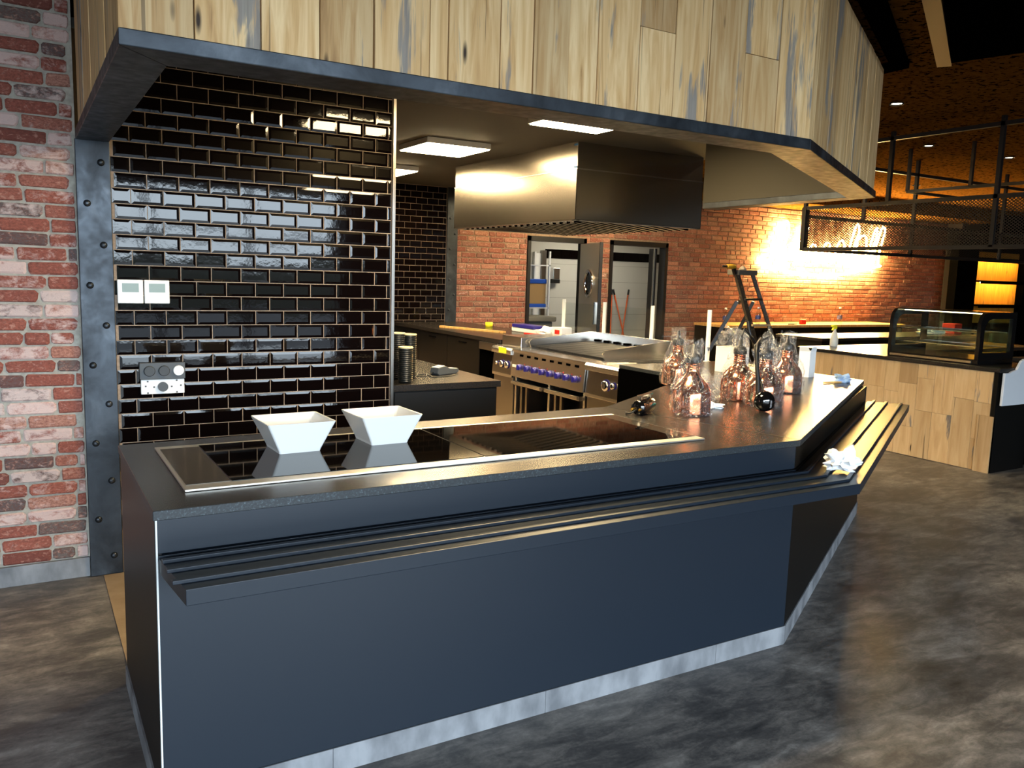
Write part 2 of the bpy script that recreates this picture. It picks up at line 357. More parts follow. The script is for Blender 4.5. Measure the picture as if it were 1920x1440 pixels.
# front glazed wall behind the camera
wf = struct(thing('wall_front', 'glazed street front wall', None, (0, -4.55, 0)))
MB().box(-6, -4.7, 0, -5.4, -4.5, ZC).build('pier', M['paint_dark'], wf)
MB().box(4.6, -4.7, 0, 18.6, -4.5, ZC).build('pier', M['paint_dark'], wf)
MB().box(-5.4, -4.7, 2.95, 4.6, -4.5, ZC).build('lintel', M['paint_dark'], wf)
MB().box(-5.4, -4.7, 0, 4.6, -4.5, .08).build('sill', M['steel_dark'], wf)
for k in range(8):
    x = -5.4 + 10.0*k/7
    MB().box(x-.035, -4.66, .08, x+.035, -4.54, 2.95).build('mullion', M['steel_dark'], wf)
MB().box(-5.4, -4.65, 2.05, 4.6, -4.55, 2.11).build('transom', M['steel_dark'], wf)
for n, b in (('wall_side_left', (-6.1, -4.6, 0, -6, 13.4, ZC)), ('wall_right', (18.6, -4.6, 0, 18.7, 13.4, ZC)),
             ('wall_rear', (-6, 13.4, 0, 18.6, 13.5, ZC)), ('wall_kitchen_side', (-1.3, YT+.12, 0, -1.2, 10.0, ZC))):
    struct(MB().box(*b).build(n, M['paint_dark']))

# ---- bricks
def brick_mesh(name, w, h, d, j, mat):
    c = min(w, h)*.15; b = .006
    def ring(ins, y):
        c = min(w, h)*random.uniform(.10, .24)
        a = [(-w/2+ins+c, -h/2+ins), (w/2-ins-c, -h/2+ins), (w/2-ins, -h/2+ins+c), (w/2-ins, h/2-ins-c), (w/2-ins-c, h/2-ins), (-w/2+ins+c, h/2-ins), (-w/2+ins, h/2-ins-c), (-w/2+ins, -h/2+ins+c)]
        return [(x+random.uniform(-j, j), y+random.uniform(-j, j)*.4, z+random.uniform(-j, j)) for x, z in a]
    m = MB(); r0 = ring(0, 0); r0 = [(p[0], d, p[2]) for p in r0]; r1 = [(p[0], b*.8, p[2]) for p in r0]; r2 = ring(b, 0)
    m.add(r0+r1+r2, [tuple(range(16, 24))]+[(i, (i+1) % 8, 8+(i+1) % 8, 8+i) for i in range(8)]+[(8+i, 8+(i+1) % 8, 16+(i+1) % 8, 16+i) for i in range(8)])
    me = m.mesh(name); me.materials.append(mat); return me
def brick_wall(parent, x0, x1, z0, z1, pz, px, y, mat, holes=(), limit=300, near=None, j=.0028):
    full = [brick_mesh('brick', px*.955, pz*.84, .03, j, mat) for _ in range(6)]
    half = [brick_mesh('brick', px*.45, pz*.84, .03, j, mat) for _ in range(3)]
    out = []; row = 0; z = z0
    while z + pz*.5 < z1:
        x = x0 - random.uniform(.2, .8)*px*.5 - (px*.5 if row % 2 else 0)
        while x < x1:
            wd = px if random.random() < .82 else px*.5
            cx = x+wd/2
            vis = [max(x, x0), min(x+wd, x1)]
            ok = vis[1]-vis[0] > .03 and not any(h[0]-.0 < vis[1]-.01 and h[1] > vis[0]+.01 and h[2] < z+pz*.9 and h[3] > z+.01 for h in holes)
            if ok: out.append(((vis[0]+vis[1])/2, z+pz/2, vis[1]-vis[0], wd))
            elif vis[1]-vis[0] > .03:
                for h in holes:
                    if h[2] < z+pz*.9 and h[3] > z+.01:
                        for a, b in ((vis[0], h[0]), (h[1], vis[1])):
                            if b-a > .03 and a >= vis[0]-1e-6 and b <= vis[1]+1e-6 and not any(g[0] < b-.01 and g[1] > a+.01 and g[2] < z+pz*.9 and g[3] > z+.01 for g in holes): out.append(((a+b)/2, z+pz/2, b-a, wd))
            x += wd
        z += pz; row += 1
    out.sort(key=near or (lambda b: 0))
    base = wloc(parent)
    for b in out[:limit]:
        me = random.choice(full if b[3] > px*.7 else half)
        o = link('brick', me, parent, (b[0]-base.x, y-base.y+random.uniform(-.003, .003), b[1]-base.z))
        ref = px*.955 if b[3] > px*.7 else px*.45
        o.scale = ((b[2]-px*.045)/ref, 1, 1)
    if len(out) > limit:
        m = MB()
        for b in out[limit:]:
            w2 = (b[2]-px*.045)/2; h2 = pz*.42; ins = .006; dy = random.uniform(-.003, .003)
            jj = lambda: random.uniform(-.002, .002)
            vs = [(b[0]+sx*(w2-i)+jj(), y+dy+yy, b[1]+sz*(h2-i)+jj()) for i, yy in ((0, .03), (0, .005), (ins, 0)) for sx, sz in ((-1, -1), (1, -1), (1, 1), (-1, 1))]
            m.add(vs, [(8, 9, 10, 11)]+[(k, (k+1) % 4, 4+(k+1) % 4, 4+k) for k in range(4)]+[(4+k, 4+(k+1) % 4, 8+(k+1) % 4, 8+k) for k in range(4)])
        o = m.build('brick_field', mat, parent); o['kind'] = 'stuff'
    return out

wl = struct(thing('wall_left', 'reclaimed brick pier left of the steel column', None, (-.4, YT, 0)))
MB().box(-6, YT+.008, 0, .252, YT+.12, ZC).build('mortar', M['mortar'], wl)
brick_wall(wl, -1.15, .245, .10, 2.98, .0679, .218, YT, M['brick'], limit=300, near=lambda b: -b[0])
struct(MB().box(-6, YT-.012, 0, .245, YT+.02, .10).build('baseboard_left', M['kick'], None, .002), 'concrete-look skirting below the brick pier')

# steel column with bolts
colm = struct(thing('trim_1', 'blackened steel corner column with round bolts', None, (.32, YT-.01, 0)))
MB().box(.247, YT-.03, 0, .398, YT+.03, 2.18).build('plate', M['steel_black'], colm, .003)
bolt = MB().lathe([(.017, 0), (.017, -.004), (.012, -.011), (.004, -.014)], (0, 0, 0), 12, 'y').mesh('bolt'); bolt.materials.append(M['steel_black'])
base = wloc(colm)
for k in range(11):
    z = .10 + .1975*k; x = .357 if k % 2 == 0 else .291
    link('bolt', bolt, colm, (x-base.x, YT-.03-base.y, z-base.z))

# ---- metro tiles
def tile_mesh(w, h, mat, b=.0125, d=.0017):
    m = MB(); vs = [(sx*(w/2-i), y, sz*(h/2-i)) for i, y in ((0, .004), (0, 0), (b, -d)) for sx, sz in ((-1, -1), (1, -1), (1, 1), (-1, 1))]
    m.add(vs, [(8, 9, 10, 11)]+[(k, (k+1) % 4, 4+(k+1) % 4, 4+k) for k in range(4)]+[(4+k, 4+(k+1) % 4, 8+(k+1) % 4, 8+k) for k in range(4)])
    me = m.mesh('tile'); me.materials.append(mat); return me
def tile_wall(parent, x0, x1, z0, z1, pw, ph, y, phase, zref, limit=300, key=lambda c: -c[1]):
    base = wloc(parent); meshes = {}; cells = []
    k0 = math.ceil((z0-zref)/ph-1e-6); k = k0
    while zref+k*ph+ph <= z1+1e-6:
        z = zref+(k+.5)*ph; x = phase + (pw/2 if k % 2 else 0)
        while x > x0: x -= pw
        while x < x1:
            a, b = max(x, x0), min(x+pw, x1)
            if b-a > .02: cells.append(((a+b)/2, z, b-a))
            x += pw
        k += 1
    cells.sort(key=key)
    rest = MB()
    for n, (x, z, wd) in enumerate(cells):
        kk = round(wd, 3)
        if n < limit:
            if kk not in meshes: meshes[kk] = tile_mesh(wd-.0044, ph-.0044, M['tile'])
            o = link('tile', meshes[kk], parent, (x-base.x, y-base.y, z-base.z)); o.rotation_euler = (random.uniform(-.006, .006), 0, random.uniform(-.006, .006))
        else:
            w2, h2 = (wd-.0044)/2, (ph-.0044)/2
            vs = [(x+sx*(w2-i), y+yy, z+sz*(h2-i)) for i, yy in ((0, .004), (0, 0), (.0125, -.0017)) for sx, sz in ((-1, -1), (1, -1), (1, 1), (-1, 1))]
            rest.add(vs, [(8, 9, 10, 11)]+[(k, (k+1) % 4, 4+(k+1) % 4, 4+k) for k in range(4)]+[(4+k, 4+(k+1) % 4, 8+(k+1) % 4, 8+k) for k in range(4)])
    if rest.v: o = rest.build('tile_field', M['tile'], parent); o['kind'] = 'stuff'
    return len(cells)
wt = struct(thing('wall_tiled', 'black bevelled metro tile wall with brown grout', None, (1.15, YT, 0)))
MB().box(.398, YT-.002, 0, 1.885, YT+.12, ZC).build('grout', M['grout'], wt)
tile_wall(wt, .40, 1.875, .10, 2.70, .1515, .0755, YT-.004, .412, .0, 290)
struct(MB().box(1.877, YT-.02, 0, 1.895, YT+.13, ZK).build('trim_2', M['inox_dark'], None, .001), 'grey metal edge strip ending the tile wall')

# back wall: tiles, column, bricks, doorways
wbt = struct(thing('wall_back_tiled', 'far black tile wall behind the bench', None, (3.6, YB, 0)))
MB().box(-1.2, YB-.001, 0, 4.86, YB+.12, ZC).build('grout', M['grout'], wbt)
tile_wall(wbt, 1.95, 4.855, .55, 2.70, .157, .0787, YB-.004, 3.4, .02, 300, key=lambda c: -c[0]-.1*c[1])
colb = struct(thing('trim_3', 'dark steel column between far tiles and bricks', None, (4.93, YB, 0)))
MB().box(4.86, YB-.03, 0, 5.012, YB+.05, 2.70).build('plate', M['steel_black'], colb, .003)
base = wloc(colb)
for k in range(9): link('bolt', bolt, colb, ((4.9 if k % 2 else 4.97)-base.x, YB-.03-base.y, .9+.2*k))
D1 = (6.12, 7.12, 0, 2.14); D2 = (7.56, 8.67, 0, 2.145)
wb = struct(thing('wall_back', 'long brick wall with two doorways behind the kitchen', None, (9, YB, 0)))
mm = MB()
for a, b in ((5.012, D1[0]), (D1[1], D2[0]), (D2[1], 16.1)): mm.box(a, YB+.008, 0, b, YB+.12, 2.95)
mm.box(D1[0], YB+.008, 2.14, D1[1], YB+.12, 2.95); mm.box(D2[0], YB+.008, 2.145, D2[1], YB+.12, 2.95)
mm.build('mortar', M['mortar2'], wb)
brick_wall(wb, 5.012, 16.05, .55, 2.84, .0735, .225, YB, M['brick_warm'], [D1, D2], 300, near=lambda b: abs(b[0]-6.9)-b[1]*.1)
struct(MB().box(16.1, 9.4, 0, 18.6, 9.5, ZC).build('wall_back_right', M['matte_black']))
struct(MB().box(15.86, 9.70, .0, 15.98, 9.99, 2.84).build('trim_4', M['paint_dark']), 'dark pipe duct at the right end of the brick wall')
for i, D in enumerate((D1, D2)):
    f = struct(thing('trim_%d' % (5+i), 'dark door frame of the %s doorway' % ('left' if i == 0 else 'right'), None, ((D[0]+D[1])/2, YB, 0)))
    MB().box(D[0], YB-.02, 0, D[0]+.05, YB+.13, D[3]).build('jamb', M['steel_dark'], f)
    MB().box(D[1]-.05, YB-.02, 0, D[1], YB+.13, D[3]).build('jamb', M['steel_dark'], f)
    MB().box(D[0], YB-.02, D[3]-.07, D[1], YB+.13, D[3]).build('head', M['steel_dark'], f)
# room behind the doorways
wr = struct(thing('wall_scullery', 'pale tiled scullery walls seen through the doorways', None, (8, 12.6, 0)))
MB().box(5.6, 12.55, 0, 11.5, 12.65, 2.6).build('rear_tiles', M['white_tile'], wr)
MB().box(5.5, 10.13, 0, 5.6, 12.6, 2.6).build('side_tiles', M['white_tile'], wr)
MB().box(11.4, 10.13, 0, 11.5, 12.6, 2.6).build('side_tiles', M['white_tile'], wr)
MB().box(5.5, 10.12, 2.6, 11.5, 12.65, 2.65).build('top', M['white_tile'], wr)
band = MB()
for k in range(19): band.box(8.05+k*.175, 12.535, 1.90, 8.05+k*.175+.17, 12.552, 2.06)
o = band.build('black_band', M['tile'], wr); o['kind'] = 'stuff'
jl = MB()
for z in (.3, .6, .9, 1.2, 1.5, 1.8): jl.box(5.6, 12.546, z, 11.4, 12.551, z+.006)
jl.build('joints', M['mortar'], wr)
sl = thing('scullery_light', 'ceiling light panel inside the scullery', 'light', (8.6, 11.4, 2.58))
MB().box(7.9, 11.1, 2.56, 9.3, 11.7, 2.60).build('frame', M['white_plastic'], sl)
MB().box(7.95, 11.15, 2.555, 9.25, 11.65, 2.562).build('diffuser', plain('scullery_diffuser', C(240, 240, 230), .5, emit=(1, .9, .72, 1), es=6.5), sl)
struct(MB().box(7.80, 12.50, 0, 7.83, 12.55, 2.0).build('trim_7', M['white_tile']), 'pale door trim in the scullery')
struct(MB().box(7.95, 12.48, 0, 8.04, 12.55, 2.03).build('trim_8', M['inox_dark']), 'grey door trim in the scullery')
o = struct(MB().box(7.83, 12.52, 0, 7.95, 12.548, 1.98).build('bright_doorway', plain('bright_doorway_white', C(245, 245, 240), .5)), 'narrow white panel imitating the bright doorway at the rear of the scullery')  # white panel imitates the light of a bright rear doorway

# ================================================================== BULKHEAD
BX0, BY0, CHX, CHY, EX, EY = .27, 2.55, 2.99, 2.57, 4.90, 3.645
RZ0, RZ1 = 2.175, 2.221
ca, sa = math.cos(math.radians(29.3)), math.sin(math.radians(29.3))
def offs(p, d): return p
bh = struct(thing('wall_bulkhead', 'timber clad bulkhead hanging over the cooking counter', None, (2.5, 3.0, RZ0)))
# outer/inner polylines: left-back, front-left, chamfer, end, wing-end
OUT = [(.25, YT-.03), (.25, 2.53), (2.985, 2.545), (4.925, 3.632), (4.99, 5.16)]
INN = [(.396, YT-.03), (.396, 2.71), (2.985-.055, 2.72), (4.79, 3.755), (4.82, 5.16)]
def strip(i, z0, z1, a=0.0, b=1.0, o=OUT, n=INN):
    def mixp(p, q, t): return (p[0]+(q[0]-p[0])*t, p[1]+(q[1]-p[1])*t)
    return MB().prism([mixp(o[i], n[i], a), mixp(o[i+1], n[i+1], a), mixp(o[i+1], n[i+1], b), mixp(o[i], n[i], b)], z0, z1)
for i in range(4): strip(i, RZ0, RZ1).build('steel_rim', M['steel_black'], bh, .003)
for i in range(4): strip(i, RZ1, ZC-.01, .5, 1.0).build('core', M['olive'], bh)
for i in range(4): strip(i, RZ1, ZC-.02, .30, .49).build('backing', M['matte_black'], bh)
def plank_row(p, q, joints, z0, z1, nrm, splits=()):
    L = math.hypot(q[0]-p[0], q[1]-p[1]); dx, dy = (q[0]-p[0])/L, (q[1]-p[1])/L
    for i in range(len(joints)-1):
        g_ = random.choice((.001, .0014, .0026)); a, b = joints[i]+g_, joints[i+1]-g_
        zs = [z0, z1]
        for s in splits:
            if s[0] == i: zs = [z0, s[1]-.001, s[1]+.001, z1]
        for k in range(0, len(zs), 2):
            t = .022+random.uniform(-.003, .004)
            P = [(p[0]+dx*a, p[1]+dy*a), (p[0]+dx*b, p[1]+dy*b)]
            Q = [(P[1][0]-nrm[0]*t, P[1][1]-nrm[1]*t), (P[0][0]-nrm[0]*t, P[0][1]-nrm[1]*t)]
            o_ = random.uniform(0, .004)
            pts = [(x+nrm[0]*o_, y+nrm[1]*o_) for x, y in P+Q]
            MB().prism(pts, zs[k], zs[k+1]).build('plank', M['wood'], bh, .0015, seg=1)
FJ = [0, .195, .381, .554, .727, .919, .984, 1.18, 1.313, 1.46, 1.587, 1.776, 1.952, 2.132, 2.326, 2.525, 2.74]
plank_row((.25, 2.548), (2.985, 2.563), FJ, RZ1, ZC-.02, (0, -1), ((11, 2.53), (14, 2.52), (8, 2.62)))
LJ = [0, .10, .17, .30, .42, .56, .75, .95, 1.18, 1.40, 1.62, 1.85, 2.02]
plank_row((.268, 2.55), (.268, YT), LJ, RZ1, ZC-.02, (-1, 0))
CJ = [0, .10, .31, .46, .66, .80, 1.02, 1.20, 1.37, 1.55, 1.71, 1.86, 2.04, 2.225]
plank_row((2.985, 2.565), (4.915, 3.645), CJ, RZ1, ZC-.05, (.489, -.872))
WJ = [0, .2, .42, .6, .8, 1.0, 1.22, 1.5]
plank_row((4.92, 3.65), (4.98, 5.16), WJ, RZ1, ZC-.05, (1, -.04))

struct(MB().prism([(2.985, 2.53), (4.95, 3.62), (5.04, 5.2), (5.14, 5.2), (5.07, 3.57), (3.02, 2.4), (.2, 2.4), (.2, 2.53)], ZC-.035, ZC).build('ceiling_shadow_gap', M['matte_black']), 'black band imitating the shadow gap around the timber bulkhead')  # black band imitates the shadow gap between bulkhead and ceiling
# kitchen ceiling light panels
def light_panel(x0, y0, lab):
    t = thing('ceiling_light', lab, 'light', (x0+.3, y0+.3, 2.7), group='kitchen ceiling light panels')
    MB().box(x0, y0, 2.652, x0+.6, y0+.6, 2.70).build('frame', M['white_plastic'], t, .003)
    MB().box(x0+.012, y0+.012, 2.645, x0+.588, y0+.588, 2.653).build('diffuser', M['panel_light'], t)
light_panel(2.92, 6.40, 'square warm ceiling light panel left of the grill hood')
light_panel(3.12, 4.55, 'square warm ceiling light panel nearest the bulkhead')
light_panel(1.86, 2.80, 'square warm ceiling light panel above the cooktop')
light_panel(3.09, 8.29, 'square warm ceiling light panel farthest back by the tile wall')

t = thing('added_corridor_light', 'added unseen warm light panel behind the extractor hood, brightening the back wall', 'light', (6.6, 8.4, ZC))  # unseen panel, added to brighten the back brick wall
MB().box(6.0, 8.1, ZC-.05, 7.2, 8.7, ZC).build('frame', M['white_plastic'], t, .003)
MB().box(6.012, 8.112, ZC-.056, 7.188, 8.688, ZC-.049).build('diffuser', M['panel_light'], t)

# dining downlights
for k, (x, y, lab) in enumerate(((6.101, 4.378, 'ceiling downlight nearest the timber bulkhead'), (8.144, 5.429, 'ceiling downlight above the hanging black frame'), (9.488, 5.347, 'ceiling downlight at the far right by the gantry post'),
                   (11.2, 7.6, 'small far ceiling downlight behind the gantry'), (14.0, 7.4, 'farthest small ceiling downlight at right'), (12.6, 6.2, 'far ceiling downlight right of the gantry'))):
    t = thing('downlight', lab, 'light', (x, y, ZC), group='ceiling downlights')
    MB().lathe([(.055, -.012), (.052, 0), (.04, 0), (.04, -.006)], (x, y, ZC), 20, caps=False).build('bezel', M['steel_dark'], t)
    MB().lathe([(.001, -.004), (.041, -.004)], (x, y, ZC), 20, caps=False).build('lens', M['lamp_disc'], t)
    d = bpy.data.lights.new('downlight_beam', 'SPOT'); d.energy = SPOT_E*(.4 if k == 0 else 1); d.color = WARM; d.spot_size = 1.9; d.spot_blend = .8; d.shadow_soft_size = .12
    lo = bpy.data.objects.new('downlight_beam', d); COL.objects.link(lo); lo.location = (0, 0, -.02); lo.parent = t

# ================================================================== COOKING COUNTER
ZT = .93
base_c = thing('cooking_counter', 'long charcoal laminate cooking counter with angled right wing', 'counter', (2.0, 2.9, 0))
P0, P1, P2 = (.295, 2.39), (2.865, 2.39), (5.02, 3.64)
dn = (math.sin(math.radians(30.1)), -math.cos(math.radians(30.1)))
def off2(p, d): return (p[0]-dn[0]*d, p[1]-dn[1]*d)
KICK = .085
# panels (each a board)
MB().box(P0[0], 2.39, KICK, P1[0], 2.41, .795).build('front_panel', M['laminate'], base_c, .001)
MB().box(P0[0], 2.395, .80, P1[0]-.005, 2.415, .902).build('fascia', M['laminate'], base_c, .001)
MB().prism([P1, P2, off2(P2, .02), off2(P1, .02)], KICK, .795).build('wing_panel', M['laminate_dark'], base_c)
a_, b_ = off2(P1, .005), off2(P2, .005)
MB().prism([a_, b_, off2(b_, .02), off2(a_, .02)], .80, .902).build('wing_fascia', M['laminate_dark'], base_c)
MB().box(.2905, 2.388, .02, .295, 2.400, .902).build('edge_band', M['edge_white'], base_c)
MB().box(.289, 2.40, .02, .307, 3.30, .902).build('end_panel', M['laminate_dark'], base_c, .001)
MB().box(.283, 2.42, 0, .289, 3.30, .075).build('plinth', M['kick'], base_c)
xs = [.295, .795, 1.60, 2.45, 2.865]
for i in range(4): MB().box(xs[i]+.0008, 2.384, 0, xs[i+1]-.0008, 2.389, KICK).build('plinth', M['kick'], base_c)
n = 4
for i in range(n):
    def at(t): return (P1[0]+(P2[0]-P1[0])*t, P1[1]+(P2[1]-P1[1])*t)
    q0, q1 = at(i/n+.0004), at((i+1)/n-.0004)
    MB().prism([off2(q0, -.006), off2(q1, -.006), off2(q1, -.001), off2(q0, -.001)], 0, KICK).build('plinth', M['kick'], base_c)
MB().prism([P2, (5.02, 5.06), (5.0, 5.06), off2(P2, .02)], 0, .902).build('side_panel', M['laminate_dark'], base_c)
MB().prism([(.31, 3.28), (2.6, 3.38), (3.95, 4.26), (3.95, 5.05), (3.97, 5.05), (3.97, 4.25), (2.61, 3.36), (.31, 3.26)], 0, .902).build('rear_panel', M['matte_black'], base_c)  # black sheet imitates the dark open void below the worktop
MB().prism([(.31, 2.42), (2.85, 2.42), (4.98, 3.66), (4.98, 5.04), (3.99, 5.04), (3.99, 4.2), (2.62, 3.34), (.31, 3.24)], .04, .06).build('bottom_board', M['laminate_dark'], base_c)

wt_ = thing('worktop', 'dark stone worktop wrapping the cooking counter', 'worktop', (2.0, 2.9, .90))
slab = MB(); top = [(.283, 2.37), (2.862, 2.375), (5.115, 3.735), (5.10, 5.06), (3.965, 5.06), (3.965, 4.275), (2.60, 3.41), (.283, 3.31)]
slab.prism(top, .902, ZT)
slab.mi = [0, 0]+[1]*len(top)
slab.build('slab', [M['worktop'], M['edge']], wt_, .0015, seg=1)
# joints in the stone: hairline groove strips
MB().prism([(2.60, 3.39), (2.602, 3.39), (2.866, 2.38), (2.864, 2.38)], ZT, ZT+.0004).build('joint', M['laminate_dark'], wt_)

# tray rail
def rail_strip(d0, d1, z0, z1, xl=.297, xl2=None):
    # constant-distance band in front of the panel, along the front and the angled wing
    def pt(d):
        # left, corner, end for offset d in front
        cx = P1[0] + d*math.tan(math.radians(15.05)); cy = 2.39-d
        ex, ey = 5.16+dn[0]*d*.9, 3.665+dn[1]*d*.55
        L = math.hypot(0, 0)
        e0 = (P2[0]+dn[0]*d, P2[1]+dn[1]*d); tt = .10 + .02*d
        e1 = (e0[0]+.8652*tt, e0[1]+.5015*tt)
        return (xl, cy), (cx, cy), e1
    A, B = pt(d0), pt(d1)
    left_b = (xl2, B[0][1]) if xl2 else B[0]
    return MB().prism([A[0], A[1], A[2], B[2], B[1], left_b], z0, z1)
rail = rail_strip(.002, .27, .745, .789, .297, .325).build('tray_rail', M['laminate'], base_c, .002)
for d0, d1 in ((.036, .054), (.116, .134), (.208, .226)):
    rail_strip(d0, d1, .789, .800, .300, None).build('runner', M['laminate'], rail, .002)

# glass cooktop
ck = thing('induction_cooktop', 'black glass induction cooktop with stainless frame set in the worktop', 'cooktop', (1.43, 2.86, ZT+.0006))
MB().box(.392, 2.535, ZT+.0006, 2.46, 3.185, ZT+.008).build('frame', M['inox_satin'], ck, .002)
MB().box(.404, 2.59, ZT+.008, .535, 3.135, ZT+.0095).build('control_strip', M['control_glass'], ck)
MB().box(.538, 2.585, ZT+.008, 1.425, 3.15, ZT+.0105).build('hob_glass', M['glass_black'], ck)
MB().box(1.432, 2.585, ZT+.008, 2.36, 3.15, ZT+.0105).build('hob_glass', M['glass_black'], ck)
MB().box(2.365, 2.585, ZT+.008, 2.452, 3.15, ZT+.0095).build('control_strip', M['control_glass'], ck)

# white square bowls
def bowl(x, y, lab):
    t = thing('bowl', lab, 'bowl', (x, y, ZT+.0105), math.radians(2), group='white square bowls on the cooktop')
    m = MB(); z0, z1, tk = 0, .112, .006
    def rr(w, d, z, r, n=3):
        out = []
        for (cx, cy, a0) in ((w/2-r, d/2-r, 0), (-w/2+r, d/2-r, 90), (-w/2+r, -d/2+r, 180), (w/2-r, -d/2+r, 270)):
            for k in range(n+1):
                a = math.radians(a0+90*k/n); out.append((cx+r*math.cos(a), cy+r*math.sin(a), z))
        return out
    rings = [rr(.15, .165, 0, .008), rr(.154, .17, .008, .008), rr(.156, .172, .011, .008), rr(.246, .226, .108, .010), rr(.248, .228, .112, .010), rr(.238, .218, .111, .010), rr(.150, .166, .018, .010), rr(.10, .11, .014, .01)]
    N_ = len(rings[0]); vs = sum(rings, []); fs = [tuple(range(N_))[::-1], tuple(range((len(rings)-1)*N_, len(rings)*N_))]
    for j in range(len(rings)-1):
        for k in range(N_): fs.append((j*N_+k, j*N_+(k+1) % N_, (j+1)*N_+(k+1) % N_, (j+1)*N_+k))
    m.add(vs[:], fs); 
    m.build('shell', M['white_cer'], t, local=True)
bowl(.838, 2.975, 'white square flared bowl on the left of the cooktop')
bowl(1.190, 2.993, 'white square flared bowl on the right, nearer the grill')

# wall controls on the tiles
for x0, lab in ((.412, 'left white thermostat with grey display on the black tiles'), (.536, 'right white thermostat with grey display on the black tiles')):
    t = thing('thermostat', lab, 'thermostat', (x0+.06, YT-.02, 1.395), group='white thermostats on the tile wall')
    MB().box(x0, YT-.026, 1.395, x0+.119, YT-.006, 1.514).build('housing', M['white_plastic'], t, .004)
    MB().box(x0+.022, YT-.0275, 1.452, x0+.098, YT-.0255, 1.496).build('display', M['lcd'], t)
sp = thing('switch_plate', 'grey three gang switch plate over a white bare mount on the tiles', 'switch', (.61, YT-.02, .93))
MB().box(.502, YT-.030, 1.006, .722, YT-.008, 1.092).build('faceplate', M['grey_plastic'], sp, .003)
for k, x in enumerate((.548, .618, .688)):
    MB().lathe([(.027, 0), (.027, -.010), (.024, -.014)], (x, YT-.030, 1.05), 24, 'y').build('button', M['white_plastic'] if k == 2 else plain('dark_button', C(52, 55, 58), .5), sp)
MB().box(.508, YT-.020, .928, .718, YT-.006, 1.004).build('mount', M['white_plastic'], sp, .003)
MB().lathe([(.025, 0), (.025, -.012)], (.612, YT-.020, .966), 20, 'y').build('core', M['grey_plastic'], sp)
for x, z in ((.53, .97), (.57, .965), (.655, .965), (.70, .97), (.54, .995), (.68, .997), (.54, .935), (.68, .935)): MB().box(x-.004, YT-.0215, z-.004, x+.004, YT-.0195, z+.004).build('slot', M['grey_plastic'], sp)

# ================================================================== KITCHEN
# cup bench behind the tile wall end
cb = thing('prep_bench', 'dark bench behind the tile wall carrying stacked cups', 'bench', (2.3, 5.4, 0))
MB().box(1.92, 4.70, .86, 2.705, 6.9, .90).build('top', M['worktop'], cb, .002)
MB().box(1.95, 4.72, .08, 2.685, 6.88, .86).build('body', M['laminate_dark'], cb, .001)
MB().box(1.97, 4.76, 0, 2.66, 6.86, .08).build('plinth', M['laminate_dark'], cb)
MB().box(1.96, 4.712, .10, 2.675, 4.72, .85).build('end_panel', M['bench_black'], cb, .001)

def cup_stack(x, y, h, lab):
    t = thing('cup_stack', lab, 'cups', (x, y, .90), group='stacks of black ripple cups')
    n = int(h/.0125); prof = [(.034, 0)]
    for k in range(n):
        z = .006+k*.0125
        prof += [(.043, z), (.047, z+.004), (.0475, z+.008), (.043, z+.0105)]
    prof.append((.045, .006+n*.0125))
    MB().lathe(prof, (x, y, .90), 20).build('cups', M['cup'], t)
    MB().lathe([(.047, 0), (.049, .004), (.047, .009), (.04, .010), (.036, -.004)], (x, y, .906+n*.0125), 20).build('rim', M['cream'], t)
cup_stack(2.065, 4.80, .215, 'front, shortest stack of black ripple cups on the bench')
cup_stack(2.19, 5.03, .285, 'tallest stack of black ripple cups just behind the front stack')
cup_stack(2.09, 4.99, .29, 'rear stack of black ripple cups beside the tile wall edge')

# payment terminal with cable
pt_ = thing('card_terminal', 'grey handheld card terminal with charging cable on the bench', 'terminal', (2.50, 5.14, .90), math.radians(25))
MB().prism_y([(-.11, .012), (-.10, .05), (-.02, .058), (.03, .038), (.12, .03), (.125, .012), (.10, .0), (-.09, .0)], -.035, .035).build('housing', M['grey_plastic'], pt_, .004, local=True)
MB().prism_y([(-.098, .0515), (-.03, .060), (-.03, .0615), (-.098, .053)], -.028, .028).build('cover', M['white_plastic'], pt_, local=True)
MB().prism_y([(-.085, .0536), (-.05, .0582), (-.05, .0592), (-.085, .0546)], -.018, .018).build('screen', M['lcd'], pt_, local=True)
MB().prism_y([(.035, .0385), (.115, .0325), (.115, .034), (.035, .040)], -.028, .028).build('keypad', M['white_plastic'], pt_, local=True)
MB().tube([(-.10, 0, .02), (-.16, .02, .006), (-.22, -.03, .004), (-.25, .03, .004), (-.2, .07, .004), (-.13, .05, .004), (-.2, -.06, .004), (-.24, -.09, .004), (-.08, -.12, .004), (.02, -.09, .004)], .003, 6).build('cable', M['black_rubber'], pt_, local=True)

# long bench against the far tile wall
lb = thing('kitchen_bench', 'long dark bench with polished top running to the far tile wall', 'bench', (4.55, 8.5, 0))
MB().box(4.10, 7.16, .905, 5.09, 9.96, .945).build('top', M['worktop'], lb, .002)
MB().box(4.125, 7.60, .10, 5.0, 9.95, .905).build('body', M['laminate_dark'], lb)
MB().box(4.18, 7.62, 0, 4.98, 9.94, .10).build('plinth', M['laminate_dark'], lb)
for y0, y1 in ((7.62, 8.38), (8.39, 9.15), (9.16, 9.93)):
    d = MB().box(4.112, y0, .12, 4.124, y1, .895).build('door', M['laminate_dark'], lb, .001)
    MB().box(4.104, (y0+y1)/2-.09, .845, 4.112, (y0+y1)/2+.09, .858).build('pull', M['black_gloss'], d)
MB().box(4.085, 7.20, .82, 4.10, 7.58, .90).build('control_box', M['inox_dark'], lb, .004)
MB().box(4.11, 7.19, .10, 4.115, 7.60, .82).build('recess_shade', M['matte_black'], lb)  # flat black sheet in place of a shaded hollow under the top

